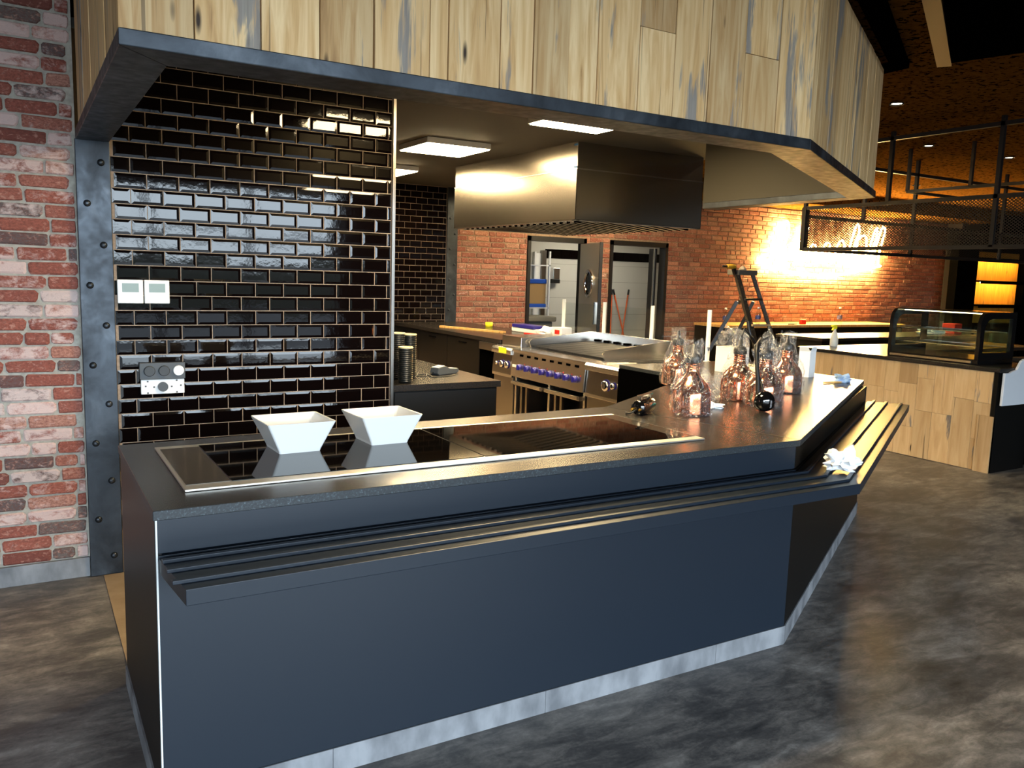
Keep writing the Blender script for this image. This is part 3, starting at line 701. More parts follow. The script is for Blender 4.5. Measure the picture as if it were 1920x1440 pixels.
# things on the long bench
def simple(name, lab, cat, m, mat, bevel=0, group=None):
    return tag(m.build(name, mat, None, bevel), lab, cat, group)
simple('timber_batten', 'thin pale timber batten lying on the far bench', 'batten', MB().bar((4.30, 8.95, .955), (4.62, 7.98, .955), .05, .02), M['wood_plain'])
simple('tape_roll', 'small yellow tape roll on the far bench', 'tape', MB().lathe([(.02, 0), (.045, 0), (.045, .06), (.02, .06)], (4.93, 8.90, .945), 16, caps=False), M['yellow'])
tb = thing('tool_box', 'white box with cobalt blue lid on the far bench', 'box', (4.94, 8.1, .945))
MB().prism([(4.86, 7.72), (5.03, 7.72), (5.03, 8.24), (4.86, 8.24)], .945, 1.0).build('tray', M['white_plastic'], tb, .012)
MB().prism([(4.85, 7.75), (5.03, 7.75), (5.03, 8.21), (4.85, 8.21)], 1.0, 1.035).build('lid', M['blue'], tb, .006)
def crumple(name, lab, cat, c, size, mat, seed, sub=2, flat=.55, group=None):
    rs = random.Random(seed); bm = bmesh.new(); bmesh.ops.create_icosphere(bm, subdivisions=3, radius=1.0)
    for v in bm.verts:
        d = v.co.normalized(); k = 1+.38*math.sin(d.x*5.1+seed)*math.sin(d.y*4.3+2*seed)+.22*math.sin(d.z*9+d.x*7+seed)+rs.uniform(-.2, .2)
        v.co = Vector((d.x*k*size[0], d.y*k*size[1], max(0.0, (d.z*k*.5+flat*.5)*size[2]*1.3)))
    me = bpy.data.meshes.new(name); bm.to_mesh(me); bm.free(); me.materials.append(mat)
    o = bpy.data.objects.new(name, me); COL.objects.link(o); o.location = c
    return tag(o, lab, cat, group)
crumple('plastic_bag', 'crumpled pale plastic bag beside the blue lidded box', 'bag', (4.90, 7.56, .945), (.05, .10, .09), M['cloth_white'], 5)
bx = thing('carton', 'small white carton with red print in front of the blue lidded box', 'box', (4.92, 7.28, .945))
MB().box(4.86, 7.20, .945, 4.99, 7.37, 1.055).build('shell', M['white_card'], bx, .003)
MB().box(4.857, 7.24, .985, 4.861, 7.33, 1.03).build('print', M['red'], bx)
simple('marker_pen', 'red marker pen on the far bench', 'pen', MB().tube([(4.72, 7.72, .958), (4.80, 7.5, .958)], .012, 8), M['red'])

# ---- range line, front faces -X
XR = 4.0
def cyl_x(c, r, h, n=20): return MB().lathe([(r, 0), (r, -h)], c, n, 'x')
def side_unit(y0, y1, lab, knobs, note=False):
    t = thing('cooker_module', lab, 'cooker', (4.45, (y0+y1)/2, 0), group='stainless cooker modules beside the grill')
    MB().box(XR+.02, y0+.004, .10, 4.90, y1-.004, .87).build('body', M['inox_dark'], t, .002)
    MB().prism_y([(XR-.02, .86), (XR-.02, .875), (XR+.0, .898), (XR+.06, .902), (4.92, .902), (4.92, .86)], y0+.002, y1-.002).build('top', M['inox'], t, .002)
    MB().prism_y([(XR-.018, .835), (XR-.02, .86), (XR+.05, .86), (XR+.05, .835)], y0+.002, y1-.002).build('towel_rail', M['inox'], t, .002)
    MB().prism_y([(XR+.012, .835), (XR+.03, .835), (XR+.03, .62), (XR-.002, .62), (XR-.004, .645)], y0+.004, y1-.004).build('control_panel', M['inox_dark'], t)
    MB().box(XR-.004, y0+.004, .615, XR+.02, y1-.004, .645).build('lip', M['inox'], t, .003)
    MB().box(XR+.03, y0+.01, .12, XR+.036, y1-.01, .60).build('door', M['inox'], t, .002)
    for k, (yy, r, z) in enumerate(knobs):
        kb = MB().lathe([(r*1.15, 0), (r*1.15, -.004)], (XR+.004, yy, z), 20, 'x').build('dial_plate', M['blue'], t)
        MB().lathe([(r, 0), (r*.9, -.025), (r*.5, -.028)], (XR-.001, yy, z), 20, 'x').build('knob', M['chrome'], kb)
    if note: MB().box(XR-.024, y1-.30, .842, XR-.021, y1-.16, .895).build('sticky_note', M['yellow'], t)
    MB().box(XR+.06, y0+.05, 0, XR+.10, y0+.09, .10).build('leg', M['inox'], t); MB().box(XR+.06, y1-.09, 0, XR+.10, y1-.05, .10).build('leg', M['inox'], t)
    MB().box(4.84, y0+.05, 0, 4.88, y0+.09, .10).build('leg', M['inox'], t); MB().box(4.84, y1-.09, 0, 4.88, y1-.05, .10).build('leg', M['inox'], t)
    return t
su1 = side_unit(6.745, 7.13, 'narrow stainless fryer module with yellow sticky note left of the grill', [(7.02, .018, .735), (6.93, .034, .735), (6.83, .034, .735)], True)
MB().box(XR+.10, 6.76, .902, 4.90, 7.12, 1.0).build('fryer_lid', M['inox'], su1, .004)
su2 = side_unit(5.08, 5.545, 'stainless module with one large and one small dial right of the grill', [(5.26, .046, .735), (5.16, .026, .745)])
MB().bar((4.25, 5.20, .915), (4.85, 5.20, .915), .014).build('rod', M['chrome'], su2); MB().bar((4.25, 5.30, .915), (4.85, 5.30, .915), .014).build('rod', M['chrome'], su2)

gr = thing('char_grill', 'wide stainless char grill with eight blue knobs', 'grill', (4.45, 6.14, 0))
G0, G1 = 5.55, 6.74
MB().box(XR+.03, G0+.004, .64, 4.92, G1-.004, .875).build('body', M['inox_dark'], gr, .002)
MB().prism_y([(XR-.005, .895), (XR+.16, .905), (XR+.16, .87), (XR-.005, .87)], G0, G1).build('top_ledge', M['inox'], gr, .002)
MB().prism_y([(XR-.003, .872), (XR+.03, .872), (XR+.03, .64), (XR-.02, .64)], G0+.002, G1-.002).build('control_panel', M['inox'], gr, .001)
for k in range(8):
    y = 6.57-k*(6.57-5.67)/7
    kb = MB().lathe([(.030, .004), (.030, -.012), (.026, -.034), (.012, -.036)], (XR-.012, y, .738), 20, 'x').build('knob', M['blue'], gr)
    MB().box(XR-.056, y-.005, .714, XR-.04, y+.005, .762).build('grip', M['blue'], kb)
    MB().box(XR-.0125, y-.070, .768, XR-.0095, y-.062, .778).build('marker', M['red'], gr)
    MB().box(XR-.0075, y-.03, .838, XR-.003, y+.03, .858).build('vent_slot', M['matte_black'], gr)
MB().box(XR-.0135, 6.64, .725, XR-.0105, 6.72, .755).build('badge', M['white_plastic'], gr)
# splash guards
MB().prism_y([(XR+.20, .90), (XR+.17, .96), (XR+.20, .985), (4.88, 1.055), (4.92, 1.055), (4.92, .90)], G0+.004, G0+.016).build('splash_guard', M['inox'], gr, .001)
MB().prism_y([(XR+.20, .90), (XR+.17, .96), (XR+.20, .985), (4.88, 1.055), (4.92, 1.055), (4.92, .90)], G1-.016, G1-.004).build('splash_guard', M['inox'], gr, .001)
MB().box(4.90, G0+.004, .90, 4.915, G1-.004, 1.055).build('splash_back', M['inox'], gr, .001)
MB().box(XR+.17, G0+.02, .895, 4.90, G1-.02, .905).build('tray', M['grate'], gr)
for k in range(8):
    y = G0+.03+k*.143
    g = MB()
    for q in range(9): g.bar((XR+.19, y+.008+q*.0145, .918), (4.86, y+.008+q*.0145, .955), .007, .014)
    g.bar((XR+.20, y, .912), (XR+.20, y+.132, .912), .016, .014); g.bar((4.84, y, .95), (4.84, y+.132, .95), .03, .016)
    g.build('grate', M['grate'], gr)
for k in range(7): MB().box(4.872, G0+.10+k*.155, .965, 4.90, G0+.16+k*.155, .985).build('tab', M['matte_black'], gr)
# lower frame: open stand
for y in (G0+.02, G0+.56, G1-.05):
    MB().box(XR+.02, y, .0, XR+.06, y+.03, .64).build('leg', M['inox'], gr, .002)
    MB().box(4.86, y, .0, 4.90, y+.03, .64).build('leg', M['inox'], gr, .002)
MB().box(XR+.10, G0+.01, .08, 4.90, G1-.01, .10).build('shelf', M['inox_dark'], gr)
MB().box(4.88, G0+.01, .10, 4.90, G1-.01, .64).build('rear_plate', M['matte_black'], gr)
for y0, y1 in ((G0+.04, G0+.55), (G0+.62, G1-.06)):
    d = MB().box(XR-.03, y0, .565, 4.7, y1, .60).build('drip_tray', M['inox_dark'], gr, .003)
    MB().box(XR-.05, y0, .575, XR-.03, y1, .602).build('handle', M['inox'], d, .002)
    MB().box(XR+.03, y1-.08, .10, XR+.05, y1-.05, .56).build('upright', M['inox_dark'], gr); MB().box(XR+.03, y1-.17, .10, XR+.05, y1-.14, .56).build('upright', M['inox_dark'], gr)

# glass screen posts behind the range
gs_ = thing('glass_screen', 'low clear glass screen on four white posts behind the grill', 'screen', (5.05, 6.3, .90))
for y in (5.24, 5.985, 6.725, 7.455):
    z0 = .946 if y > 7.2 else .90
    q = MB().lathe([(.03, 0), (.03, .01), (.019, .012), (.019, 1.347-z0)], (5.05, y, z0), 14).build('post', M['white_plastic'], gs_)
    MB().box(5.03, y-.028, 1.0, 5.045, y-.012, 1.03).build('clamp', M['chrome'], q)
for a, b in ((5.27, 5.955), (6.015, 6.695), (6.755, 7.425)):
    MB().box(5.046, a, 1.02, 5.054, b, 1.315).build('pane', M['glass'], gs_)
# ledge under posts
simple('screen_ledge', 'dark stone ledge carrying the white screen posts', 'ledge', MB().box(4.935, 5.065, .86, 5.115, 7.155, .90), M['worktop'], .002)

# ---- hood
hd = thing('extractor_hood', 'large boxy stainless extractor hood over the grill', 'hood', (4.7, 6.9, 2.06))
H = (4.0, 5.79, 5.40, 8.05)
MB().prism_x([(H[1], 2.065), (H[1], 2.48), (H[1]+.004, 2.48), (H[1]+.004, 2.07), (H[1]+.004, 2.065)], H[0], H[2]).build('end_panel', M['inox_hood'], hd)
MB().box(H[0], H[1], 2.065, H[0]+.004, H[3], 2.48).build('front_panel', M['inox_hood'], hd)
MB().box(H[2]-.004, H[1], 2.065, H[2], H[3], 2.48).build('rear_panel', M['inox_hood'], hd)
MB().box(H[0], H[3]-.004, 2.065, H[2], H[3], 2.48).build('end_panel', M['inox_hood'], hd)
MB().box(H[0]+.006, H[1]+.006, 2.484, H[2]-.006, H[3]-.006, ZK).build('cladding', M['inox_hood'], hd)
MB().bar((H[0]-.002, H[1]-.002, 2.482), (H[2], H[1]-.002, 2.482), .008).build('seam', M['inox'], hd); MB().bar((H[0]-.002, H[1]-.002, 2.482), (H[0]-.002, H[3], 2.482), .008).build('seam', M['inox'], hd)
for a, b in (((H[0], H[1]), (H[2], H[1]+.05)), ((H[0], H[3]-.05), (H[2], H[3])), ((H[0], H[1]), (H[0]+.05, H[3])), ((H[2]-.05, H[1]), (H[2], H[3]))):
    MB().box(a[0], a[1], 2.058, b[0], b[1], 2.07).build('gutter', M['inox'], hd, .002)
MB().box(H[0]+.1, H[1]+.1, 2.30, H[2]-.1, H[3]-.1, 2.31).build('roof', M['matte_black'], hd)  # blackened so the gaps between baffles look shaded
slat = MB().add([(-.32, -.024, .03), (.32, -.024, .10), (.32, .024, .10), (-.32, .024, .03), (-.32, 0, -.022), (.32, 0, .048)], [(0, 1, 5, 4), (3, 4, 5, 2), (0, 4, 3), (1, 2, 5)]).mesh('baffle'); slat.materials.append(M['inox']); slat_shade = slat.copy(); slat_shade.materials.clear(); slat_shade.materials.append(M['matte_black'])  # black copies of the baffle imitate shaded gaps between the steel ones
base = wloc(hd)
for k in range(46):
    y = H[1]+.10+k*.055; sl_ = slat if k % 2 else slat_shade
    if y > H[3]-.09: break
    link('baffle', sl_, hd, (4.38-base.x, y-base.y, 2.068-base.z)); o = link('baffle', sl_, hd, (5.02-base.x, y-base.y, 2.068-base.z)); o.scale = (-1, 1, 1)
for z, x in ((2.70, .0), (2.52, 0)):
    MB().box(3.998, H[1]+.002, z-.03, 4.0005, H[1]+.05, z-.015).build('tape_scrap', plain('blue_tape', C(70, 130, 200), .6), hd)

# ---- doors and scullery things
dl = struct(thing('door_1', 'open steel door leaf with round porthole in the left doorway', None, (7.04, 9.99, 0), math.radians(-108)))
MB().box(0, -.02, .01, .90, .02, 2.06).build('leaf', M['inox_satin'], dl, .002, local=True)
MB().box(.88, -.022, .01, .902, .022, 2.062).build('edge_strip', M['steel_dark'], dl, local=True)
for s in (-1, 1):
    ph = MB().lathe([(.165, 0), (.20, .006*s), (.20, .02*s), (.165, .03*s), (.155, .012*s)], (.47, .02*s, 1.50), 28, 'y', caps=False).build('porthole', M['chrome'], dl, local=True)
    MB().lathe([(.001, .002*s), (.16, .002*s)], (.47, .02*s, 1.50), 28, 'y', caps=False).build('pane', M['glass_black'], ph, local=True)
    MB().box(.80, .02*s, .95, .83, .05*s, 1.25).build('pull', M['chrome'], dl, local=True)
d2 = struct(thing('door_2', 'dark door leaf folded open at the right of the second doorway', None, (8.58, 10.2, 0)))
MB().box(8.54, 10.14, .01, 8.585, 10.28, 2.06).build('leaf', M['steel_dark'], d2, .002)
MB().box(8.525, 10.13, .01, 8.54, 10.16, 2.06).build('edge', M['inox'], d2)
for k, (x0, z0, x1, z1, lab) in enumerate(((9.56, 1.37, 9.40, .02, 'leftmost orange broom handle leaning in the right doorway'), (9.59, 1.37, 9.88, .02, 'middle orange broom handle crossing in the right doorway'), (9.96, 1.37, 9.60, .02, 'orange broom handle leaning the other way in the right doorway'))):
    t = thing('broom', lab, 'broom', (x1, 12.3, 0), group='orange handled brooms')
    MB().tube([(x1, 12.3, z1), (x0+(x1-x0)*.08, 12.515, z0-.1)], .013, 8).build('handle', M['orange'], t)
    MB().tube([(x0+(x1-x0)*.08, 12.515, z0-.1), (x0, 12.53, z0)], .017, 8).build('grip', M['black_rubber'], t)
    MB().box(x1-.14, 12.27, 0, x1+.14, 12.33, .07).build('head', M['grey_plastic'], t, .01)
dp = thing('soap_dispenser', 'grey wall dispenser in the scullery', 'dispenser', (8.25, 12.5, 1.45))
MB().box(8.18, 12.45, 1.53, 8.32, 12.55, 1.735).build('cover', M['inox'], dp, .01); MB().box(8.18, 12.44, 1.46, 8.32, 12.55, 1.53).build('spout', M['black_rubber'], dp, .006)
tb = thing('waste_bin', 'grey wheeled waste bin in the left doorway', 'bin', (6.75, 10.75, 0))
MB().prism([(6.50, 10.55), (6.95, 10.55), (6.95, 10.95), (6.50, 10.95)], 0, .90).build('body', plain('bin_grey', C(82, 84, 82), .6), tb, .02)
MB().prism([(6.46, 10.50), (6.99, 10.50), (6.99, 11.0), (6.46, 11.0)], .90, .98).build('lid', plain('bin_lid', C(92, 92, 88), .6), tb, .02)
MB().box(6.87, 10.545, .78, 6.92, 10.551, .82).build('sticker', M['blue'], tb)
sh = thing('scullery_rack', 'white wire rack at the left of the scullery', 'rack', (7.4, 12.2, 0))
for x in (7.0, 7.76):
    for y in (11.95, 12.42): MB().box(x, y, 0, x+.03, y+.03, 2.0).build('post', M['white_plastic'], sh)
for z in (.5, 1.03, 1.75): MB().box(6.98, 11.95, z, 7.79, 12.45, z+.02).build('shelf', M['white_plastic'], sh)
rb = plain('royal_blue', C(40, 90, 190), .4)
simple('tub', 'lower blue tub under the cardboard box on the scullery rack', 'tub', MB().box(7.1, 11.99, 1.051, 7.75, 12.40, 1.11), rb, .01)
simple('tub', 'upper blue tub on top of the cardboard box on the scullery rack', 'tub', MB().box(7.1, 11.99, 1.452, 7.75, 12.40, 1.53), rb, .01)
simple('cardboard_box', 'brown cardboard box between two blue tubs on the rack', 'box', MB().box(7.12, 12.0, 1.111, 7.74, 12.38, 1.451), plain('cardboard', C(190, 150, 96), .8), .004)

# ================================================================== COPPER LAMPS ON THE WORKTOP
LP = [(.093, 0), (.0975, .003), (.0985, .012), (.0975, .10), (.093, .125), (.080, .152), (.058, .176), (.040, .195), (.032, .215), (.031, .262), (.033, .264)]
def lamp(x, y, lab, tilt=0, cap=True, seed=1, film=True, cord=None, s=1.0):
    t = thing('heat_lamp', lab, 'lamp', (x, y, ZT), group='copper heat lamps on the worktop')
    prof = [(r*s, h*s) for r, h in LP]
    inner = [(r*s-.004, h*s) for r, h in LP[::-1] if r > .035]
    MB().lathe(prof, (0, 0, .001), 40, caps=False).build('shade', M['copper'], t, local=True)
    MB().lathe([(.036*s, .258*s), (.038*s, .262*s), (.038*s, .285*s), (.030*s, .300*s), (.014*s, .306*s), (.010*s, .350*s), (.006, .352*s)], (0, 0, .001), 20).build('socket_cap', M['black_rubber'], t, local=True)
    for k in range(4):
        z = (.215+.012*k)*s
        MB().lathe([(.0315*s, z), (.0345*s, z+.003), (.0315*s, z+.006)], (0, 0, 0), 24, caps=False).build('rib', M['copper'], t, local=True)
    if cord: MB().tube([(p[0]-x, p[1]-y, p[2]-ZT) for p in cord], .006, 8).build('cord', M['black_rubber'], t, local=True)
    if film:
        rs = random.Random(seed); n, m_ = 30, 16; mm = MB(); vs = []; fs = []
        for j in range(m_):
            f = j/(m_-1); h = (.002+f*.37)*s
            r0 = .104 if f < .34 else (.104-(f-.34)*.16)
            if f > .9: r0 *= .75
            for k in range(n):
                a = 2*PI*k/n; r = (r0+.009*math.sin(3*a+seed+6*f)*(.4+f)+rs.uniform(-.008, .010)*(1 if j else .3))*s
                r = max(r, (.101 if f < .36 else .048)*s)
                vs.append((r*math.cos(a), r*math.sin(a), h+(rs.uniform(-.012, .012) if 0 < j else 0)))
        for j in range(m_-1):
            for k in range(n): fs.append((j*n+k, j*n+(k+1) % n, (j+1)*n+(k+1) % n, (j+1)*n+k))
        mm.add(vs, fs, False); mm.build('wrap', M['film'], t, local=True)
    return t
lamp(2.873, 3.075, 'copper heat lamp in plastic at the front left of the worktop group', seed=3)
lamp(3.60, 4.00, 'copper heat lamp in plastic standing behind the front left lamp', seed=8, s=.98)
LA = lamp(3.455, 3.135, 'copper heat lamp in plastic with coiled black cord, front of the right group', seed=5, cord=[(3.455, 3.135, 1.26), (3.47, 3.15, 1.30), (3.40, 3.17, 1.26), (3.36, 3.10, 1.12), (3.36, 3.05, 1.02), (3.355, 3.0, .985)])
lamp(4.025, 3.49, 'copper heat lamp in plastic at the right end of the right group', seed=2)
LB = lamp(3.50, 3.37, 'copper heat lamp half hidden at the back of the right group', seed=9, cord=[(3.50, 3.37, 1.27), (3.52, 3.37, 1.33), (3.58, 3.36, 1.28), (3.68, 3.38, 1.18), (3.76, 3.42, 1.24), (3.80, 3.44, 1.28)])

def ribbed(name, pts, r, par):
    P = [Vector(p) for p in pts]; out = []; rad = []
    n = 90
    for k in range(n+1):
        f = k/n*(len(P)-1); i = min(int(f), len(P)-2); u = f-i
        p0, p1, p2, p3 = P[max(i-1, 0)], P[i], P[i+1], P[min(i+2, len(P)-1)]
        q = .5*((2*p1)+(-p0+p2)*u+(2*p0-5*p1+4*p2-p3)*u*u+(-p0+3*p1-3*p2+p3)*u**3)
        out.append(q); rad.append(r*(1 if k % 2 else .72))
    return MB().tube(out, rad, 10).build(name, M['black_rubber'], par)
ribbed('coiled_cord', [(3.33, 3.06, .985), (3.345, 3.08, 1.06), (3.36, 3.11, 1.16), (3.385, 3.14, 1.25), (3.44, 3.16, 1.292)], .0135, LA)
ribbed('coiled_cord', [(3.60, 3.42, 1.37), (3.60, 3.40, 1.30), (3.64, 3.38, 1.23), (3.70, 3.38, 1.15), (3.76, 3.40, 1.20), (3.83, 3.45, 1.27)], .0115, LB)
o = MB().lathe([(.002, -.052), (.02, -.050), (.045, -.036), (.054, -.012), (.055, .0), (.052, .006), (.03, .010)], (0, 0, 0), 32, 'y').build('canopy', M['black_gloss'], LA, local=True); o.location = (3.30-3.455, 2.99-3.135, .056); o.rotation_euler = (.15, 0, -.45)
q = MB().box(-.004, -.0535, -.022, .004, -.0515, .018).build('slot', M['chrome'], o, local=True); q.location = (.018, .002, .0)
# black canister lying left of the first lamp
ct = thing('lamp_canister', 'black cylinder fitting with gold screws lying left of the front lamp', 'lamp canopy', (2.66, 3.18, ZT), math.radians(28))
MB().lathe([(.012, -.085), (.034, -.083), (.036, -.07), (.036, .07), (.034, .075), (.01, .078)], (0, 0, .037), 24, 'x').build('body', M['black_gloss'], ct, local=True)
MB().box(-.07, -.012, .088, .08, .012, .096).build('bracket', M['chrome'], ct, local=True); MB().box(-.06, -.008, .07, -.05, .008, .09).build('stud', M['chrome'], ct, local=True); MB().box(.055, -.008, .07, .065, .008, .09).build('stud', M['chrome'], ct, local=True)
for y in (-.02, .02): MB().lathe([(.006, -.11), (.006, -.083)], (0, y, .03), 8, 'x').build('screw', plain('brass', C(190, 150, 70), .3, 1), ct, local=True)
MB().tube([(-.09, 0, .03), (-.12, .02, .012), (-.10, .05, .005), (-.06, .07, .005)], .004, 6).build('lead', M['black_rubber'], ct, local=True)

# boxes and cups on the worktop
def carton(x, y, w, d, h, rz, lab, open_=True):
    t = thing('lamp_box', lab, 'box', (x, y, ZT), rz, group='white cartons on the worktop')
    MB().box(-w/2, -d/2, 0, w/2, d/2, h).build('body', M['white_card'], t, .001, local=True)
    if open_:
        MB().add([(-w/2, -d/2, h), (w/2, -d/2, h), (w/2-.01, -d/2-.012, h+.035), (-w/2+.01, -d/2-.012, h+.035)], [(0, 1, 2, 3)]).build('flap', M['white_card'], t, local=True)
        MB().add([(-w/2, -d/2, h), (-w/2, d/2, h), (-w/2-.015, d/2-.01, h+.03), (-w/2-.015, -d/2+.01, h+.03)], [(0, 1, 2, 3)]).build('flap', M['white_card'], t, local=True)
carton(4.86, 4.03, .085, .085, .185, .2, 'tall narrow white carton standing right of the copper lamps')
carton(4.52, 4.43, .17, .17, .185, .1, 'larger white carton behind the right copper lamps', False)
simple('paper_cup', 'small white paper cup between carton and right lamp', 'cup', MB().lathe([(.025, 0), (.036, .09), (.034, .09), (.024, .004)], (4.83, 4.20, ZT), 18), M['white_plastic'])
def film_bag(x, y, z, sx, sy, sz, seed, lab):
    o = crumple('plastic_wrap', lab, 'plastic wrap', (x, y, z), (sx, sy, sz), M['film'], seed, group='loose clear plastic wraps'); return o
film_bag(4.52, 4.43, ZT+.187, .13, .10, .13, 4, 'clear plastic wrap heaped on the larger white carton')
film_bag(4.68, 4.24, ZT, .075, .075, .28, 6, 'tall clear plastic wrap standing between the white cartons')
film_bag(3.30, 3.42, ZT, .07, .06, .14, 11, 'clear plastic wrap left of the right lamp group')
crumple('cloth', 'pale blue cloth at the far corner of the worktop', 'cloth', (4.86, 3.72, ZT), (.06, .05, .05), M['cloth_blue'], 3)
simple('wooden_stick', 'thin wooden stick beside the pale blue cloth', 'stick', MB().bar((4.66, 3.71, ZT+.006), (4.82, 3.69, ZT+.006), .02, .008), M['wood_plain'])
crumple('cloth', 'white crumpled paper cloth lying on the tray rail', 'cloth', (3.05, 2.30, .801), (.075, .06, .085), M['cloth_white'], 2)
simple('cloth_corner', 'small white folded cloth corner beside the crumpled cloth on the rail', 'cloth', MB().add([(3.12, 2.29, .8035), (3.20, 2.31, .804), (3.215, 2.36, .837), (3.14, 2.33, .832), (3.15, 2.30, .802)], [(0, 1, 2, 3), (0, 1, 4)]), M['cloth_white'])
crumple('cleaning_cloth', 'teal cleaning cloth behind the front left lamp', 'cloth', (3.13, 3.30, ZT), (.05, .045, .05), M['cloth_teal'], 7)
crumple('paper_towel', 'white paper towel beside the teal cloth', 'paper', (3.12, 3.19, ZT), (.06, .05, .025), M['cloth_white'], 12)

# ================================================================== RIGHT SIDE: TIMBER COUNTER
XT = 7.2
tc = thing('timber_counter', 'service counter clad in pale mixed timber boards', 'counter', (7.5, 5.0, 0))
ys = [3.99]; rs = random.Random(21)
while ys[-1] < 6.05: ys.append(min(6.07, ys[-1]+rs.choice((.12, .15, .17, .19))))
if ys[-1]-ys[-2] < .05: ys.pop(-2)
MB().box(XT+.02, 3.99, 0, XT+.05, 6.05, .885).build('backing', M['laminate_dark'], tc)
for i in range(len(ys)-1):
    zs = [0.004]; z = rs.choice((.28, .45, .62))
    while z < .80: zs.append(z); z += rs.uniform(.3, .5)
    zs.append(.885)
    for k in range(len(zs)-1):
        d = rs.uniform(0, .005)
        MB().box(XT+d-.002, ys[i]+.001, zs[k]+.001, XT+.02, ys[i+1]-.001, zs[k+1]-.001).build('plank', M['wood2_stain'] if ys[i] < 4.44 < ys[i+1] else M['wood2'], tc)
MB().box(XT-.012, 3.95, 0.0, XT+.022, 4.09, .50).build('end_board', M['wood2'], tc, .002)
MB().box(XT+.0, 3.95, .0, XT+.55, 3.985, .885).build('end_panel', M['laminate_dark'], tc)
MB().box(XT+.7, 3.99, 0, XT+.72, 5.4, .885).build('rear_panel', M['laminate_dark'], tc)
MB().prism([(XT+.02, 6.04), (10.6, 6.04), (10.6, 6.07), (XT+.02, 6.07)], 0, .885).build('far_panel', M['laminate_dark'], tc)
ctop = thing('service_worktop', 'dark polished worktop on the timber service counter', 'worktop', (7.5, 5.0, .885))
MB().prism([(XT-.02, 3.93), (XT+.76, 3.93), (XT+.76, 5.35), (8.5, 5.35), (10.6, 5.35), (10.6, 6.10), (XT-.02, 6.10)], .887, .922).build('slab', M['worktop'], ctop, .003)
wp = thing('end_flap', 'pale shaped board panel at the right end of the timber counter', 'panel', (7.45, 3.93, .5))
pr = [(7.22, .60), (7.60, .60), (7.60, 1.0), (7.50, 1.0), (7.46, .985), (7.43, .95), (7.40, .91), (7.34, .90), (7.30, .885), (7.22, .885)]
MB().prism_y(pr, 3.905, 3.928).build('board', M['white_board'], wp, .004)
# dark cabinets right
for x0, x1, y0, y1, lab in ((7.80, 8.5, 3.2, 3.88, 'black low cabinet right of the timber counter end'), (8.6, 10.4, 3.9, 4.6, 'black back counter behind the display case')):
    t = thing('back_cabinet', lab, 'cabinet', ((x0+x1)/2, (y0+y1)/2, 0))
    MB().box(x0, y0, 0, x1, y1, .88).build('body', M['laminate_dark'], t, .002); MB().box(x0-.02, y0-.02, .88, x1+.02, y1+.02, .92).build('top', M['worktop'], t, .002)
    MB().box(x0+.02, y0-.008, .1, (x0+x1)/2-.003, y0, .86).build('door', M['laminate_dark'], t); MB().box((x0+x1)/2+.003, y0-.008, .1, x1-.02, y0, .86).build('door', M['laminate_dark'], t)
simple('red_packet', 'small red packet on the black back counter at far right', 'packet', MB().box(9.3, 4.35, .92, 9.45, 4.5, .975), M['red'], .004)

# display fridge
dcs = thing('display_case', 'black framed glass display case on the timber counter', 'display case', (7.62, 4.75, .922))
X0, X1, Y0, Y1, Z0, Z1 = 7.30, 7.86, 4.20, 5.10, .922, 1.39
MB().box(X0, Y0, Z0, X1, Y1, Z0+.045).build('base', M['mirror_dark'], dcs, .004)
MB().box(X0-.004, Y0+.06, Z0+.01, X0, Y1-.03, Z0+.03).build('base_trim', M['inox'], dcs)
prof = [(X0, Z0+.045), (X0, Z1-.10), (X0+.02, Z1-.045), (X0+.06, Z1-.01), (X0+.11, Z1), (X1, Z1), (X1, Z0+.045)]
def frame_side(y0, y1):
    m = MB(); w = .06
    cx, cz = (X0+X1)/2, (Z0+Z1)/2+.02
    inn = [(x+(w if x < cx else -w)*(1 if abs(x-cx) > .12 else .2), z+(w if z < cz else -w)*(1 if abs(z-cz) > .1 else .3)) for x, z in prof]
    n = len(prof); vs = [(x, y0, z) for x, z in prof]+[(x, y0, z) for x, z in inn]+[(x, y1, z) for x, z in prof]+[(x, y1, z) for x, z in inn]
    fs = []
    for i in range(n):
        j = (i+1) % n
        fs += [(i, j, n+j, n+i), (2*n+i, 3*n+i, 3*n+j, 2*n+j), (i, 2*n+i, 2*n+j, j), (n+i, n+j, 3*n+j, 3*n+i)]
    return m.add(vs, fs), inn
m, inn = frame_side(Y0, Y0+.035); m.build('side_frame', M['mirror_dark'], dcs)
m, inn = frame_side(Y1-.035, Y1); m.build('side_frame', M['mirror_dark'], dcs)
MB().prism_y(inn, Y0+.015, Y0+.019).build('side_pane', M['glass_green'], dcs); MB().prism_y(inn, Y1-.019, Y1-.015).build('side_pane', M['glass_green'], dcs)
fp = MB(); pf = prof[:5]; 
for i in range(4):
    a, b = pf[i], pf[i+1]
    fp.add([(a[0]+.004, Y0+.035, a[1]), (a[0]+.004, Y1-.035, a[1]), (b[0]+.004, Y1-.035, b[1]-.002), (b[0]+.004, Y0+.035, b[1]-.002)], [(0, 1, 2, 3)], True)
fp.build('front_pane', M['glass_green'], dcs)
MB().box(X0+.10, Y0+.03, Z1-.012, X1, Y1-.03, Z1).build('roof', M['mirror_dark'], dcs)
MB().box(X1-.02, Y0+.03, Z0+.045, X1, Y1-.03, Z1-.012).build('rear_frame', M['glass_green'], dcs)
for z in (Z0+.15, Z0+.28):
    s = MB()
    for k in range(24): s.bar((X0+.10, Y0+.06+k*.0335, z), (X1-.04, Y0+.06+k*.0335, z), .004)
    s.bar((X0+.10, Y0+.05, z), (X0+.10, Y1-.05, z), .008); s.bar((X1-.05, Y0+.05, z), (X1-.05, Y1-.05, z), .008)
    s.build('wire_shelf', M['chrome'], dcs)
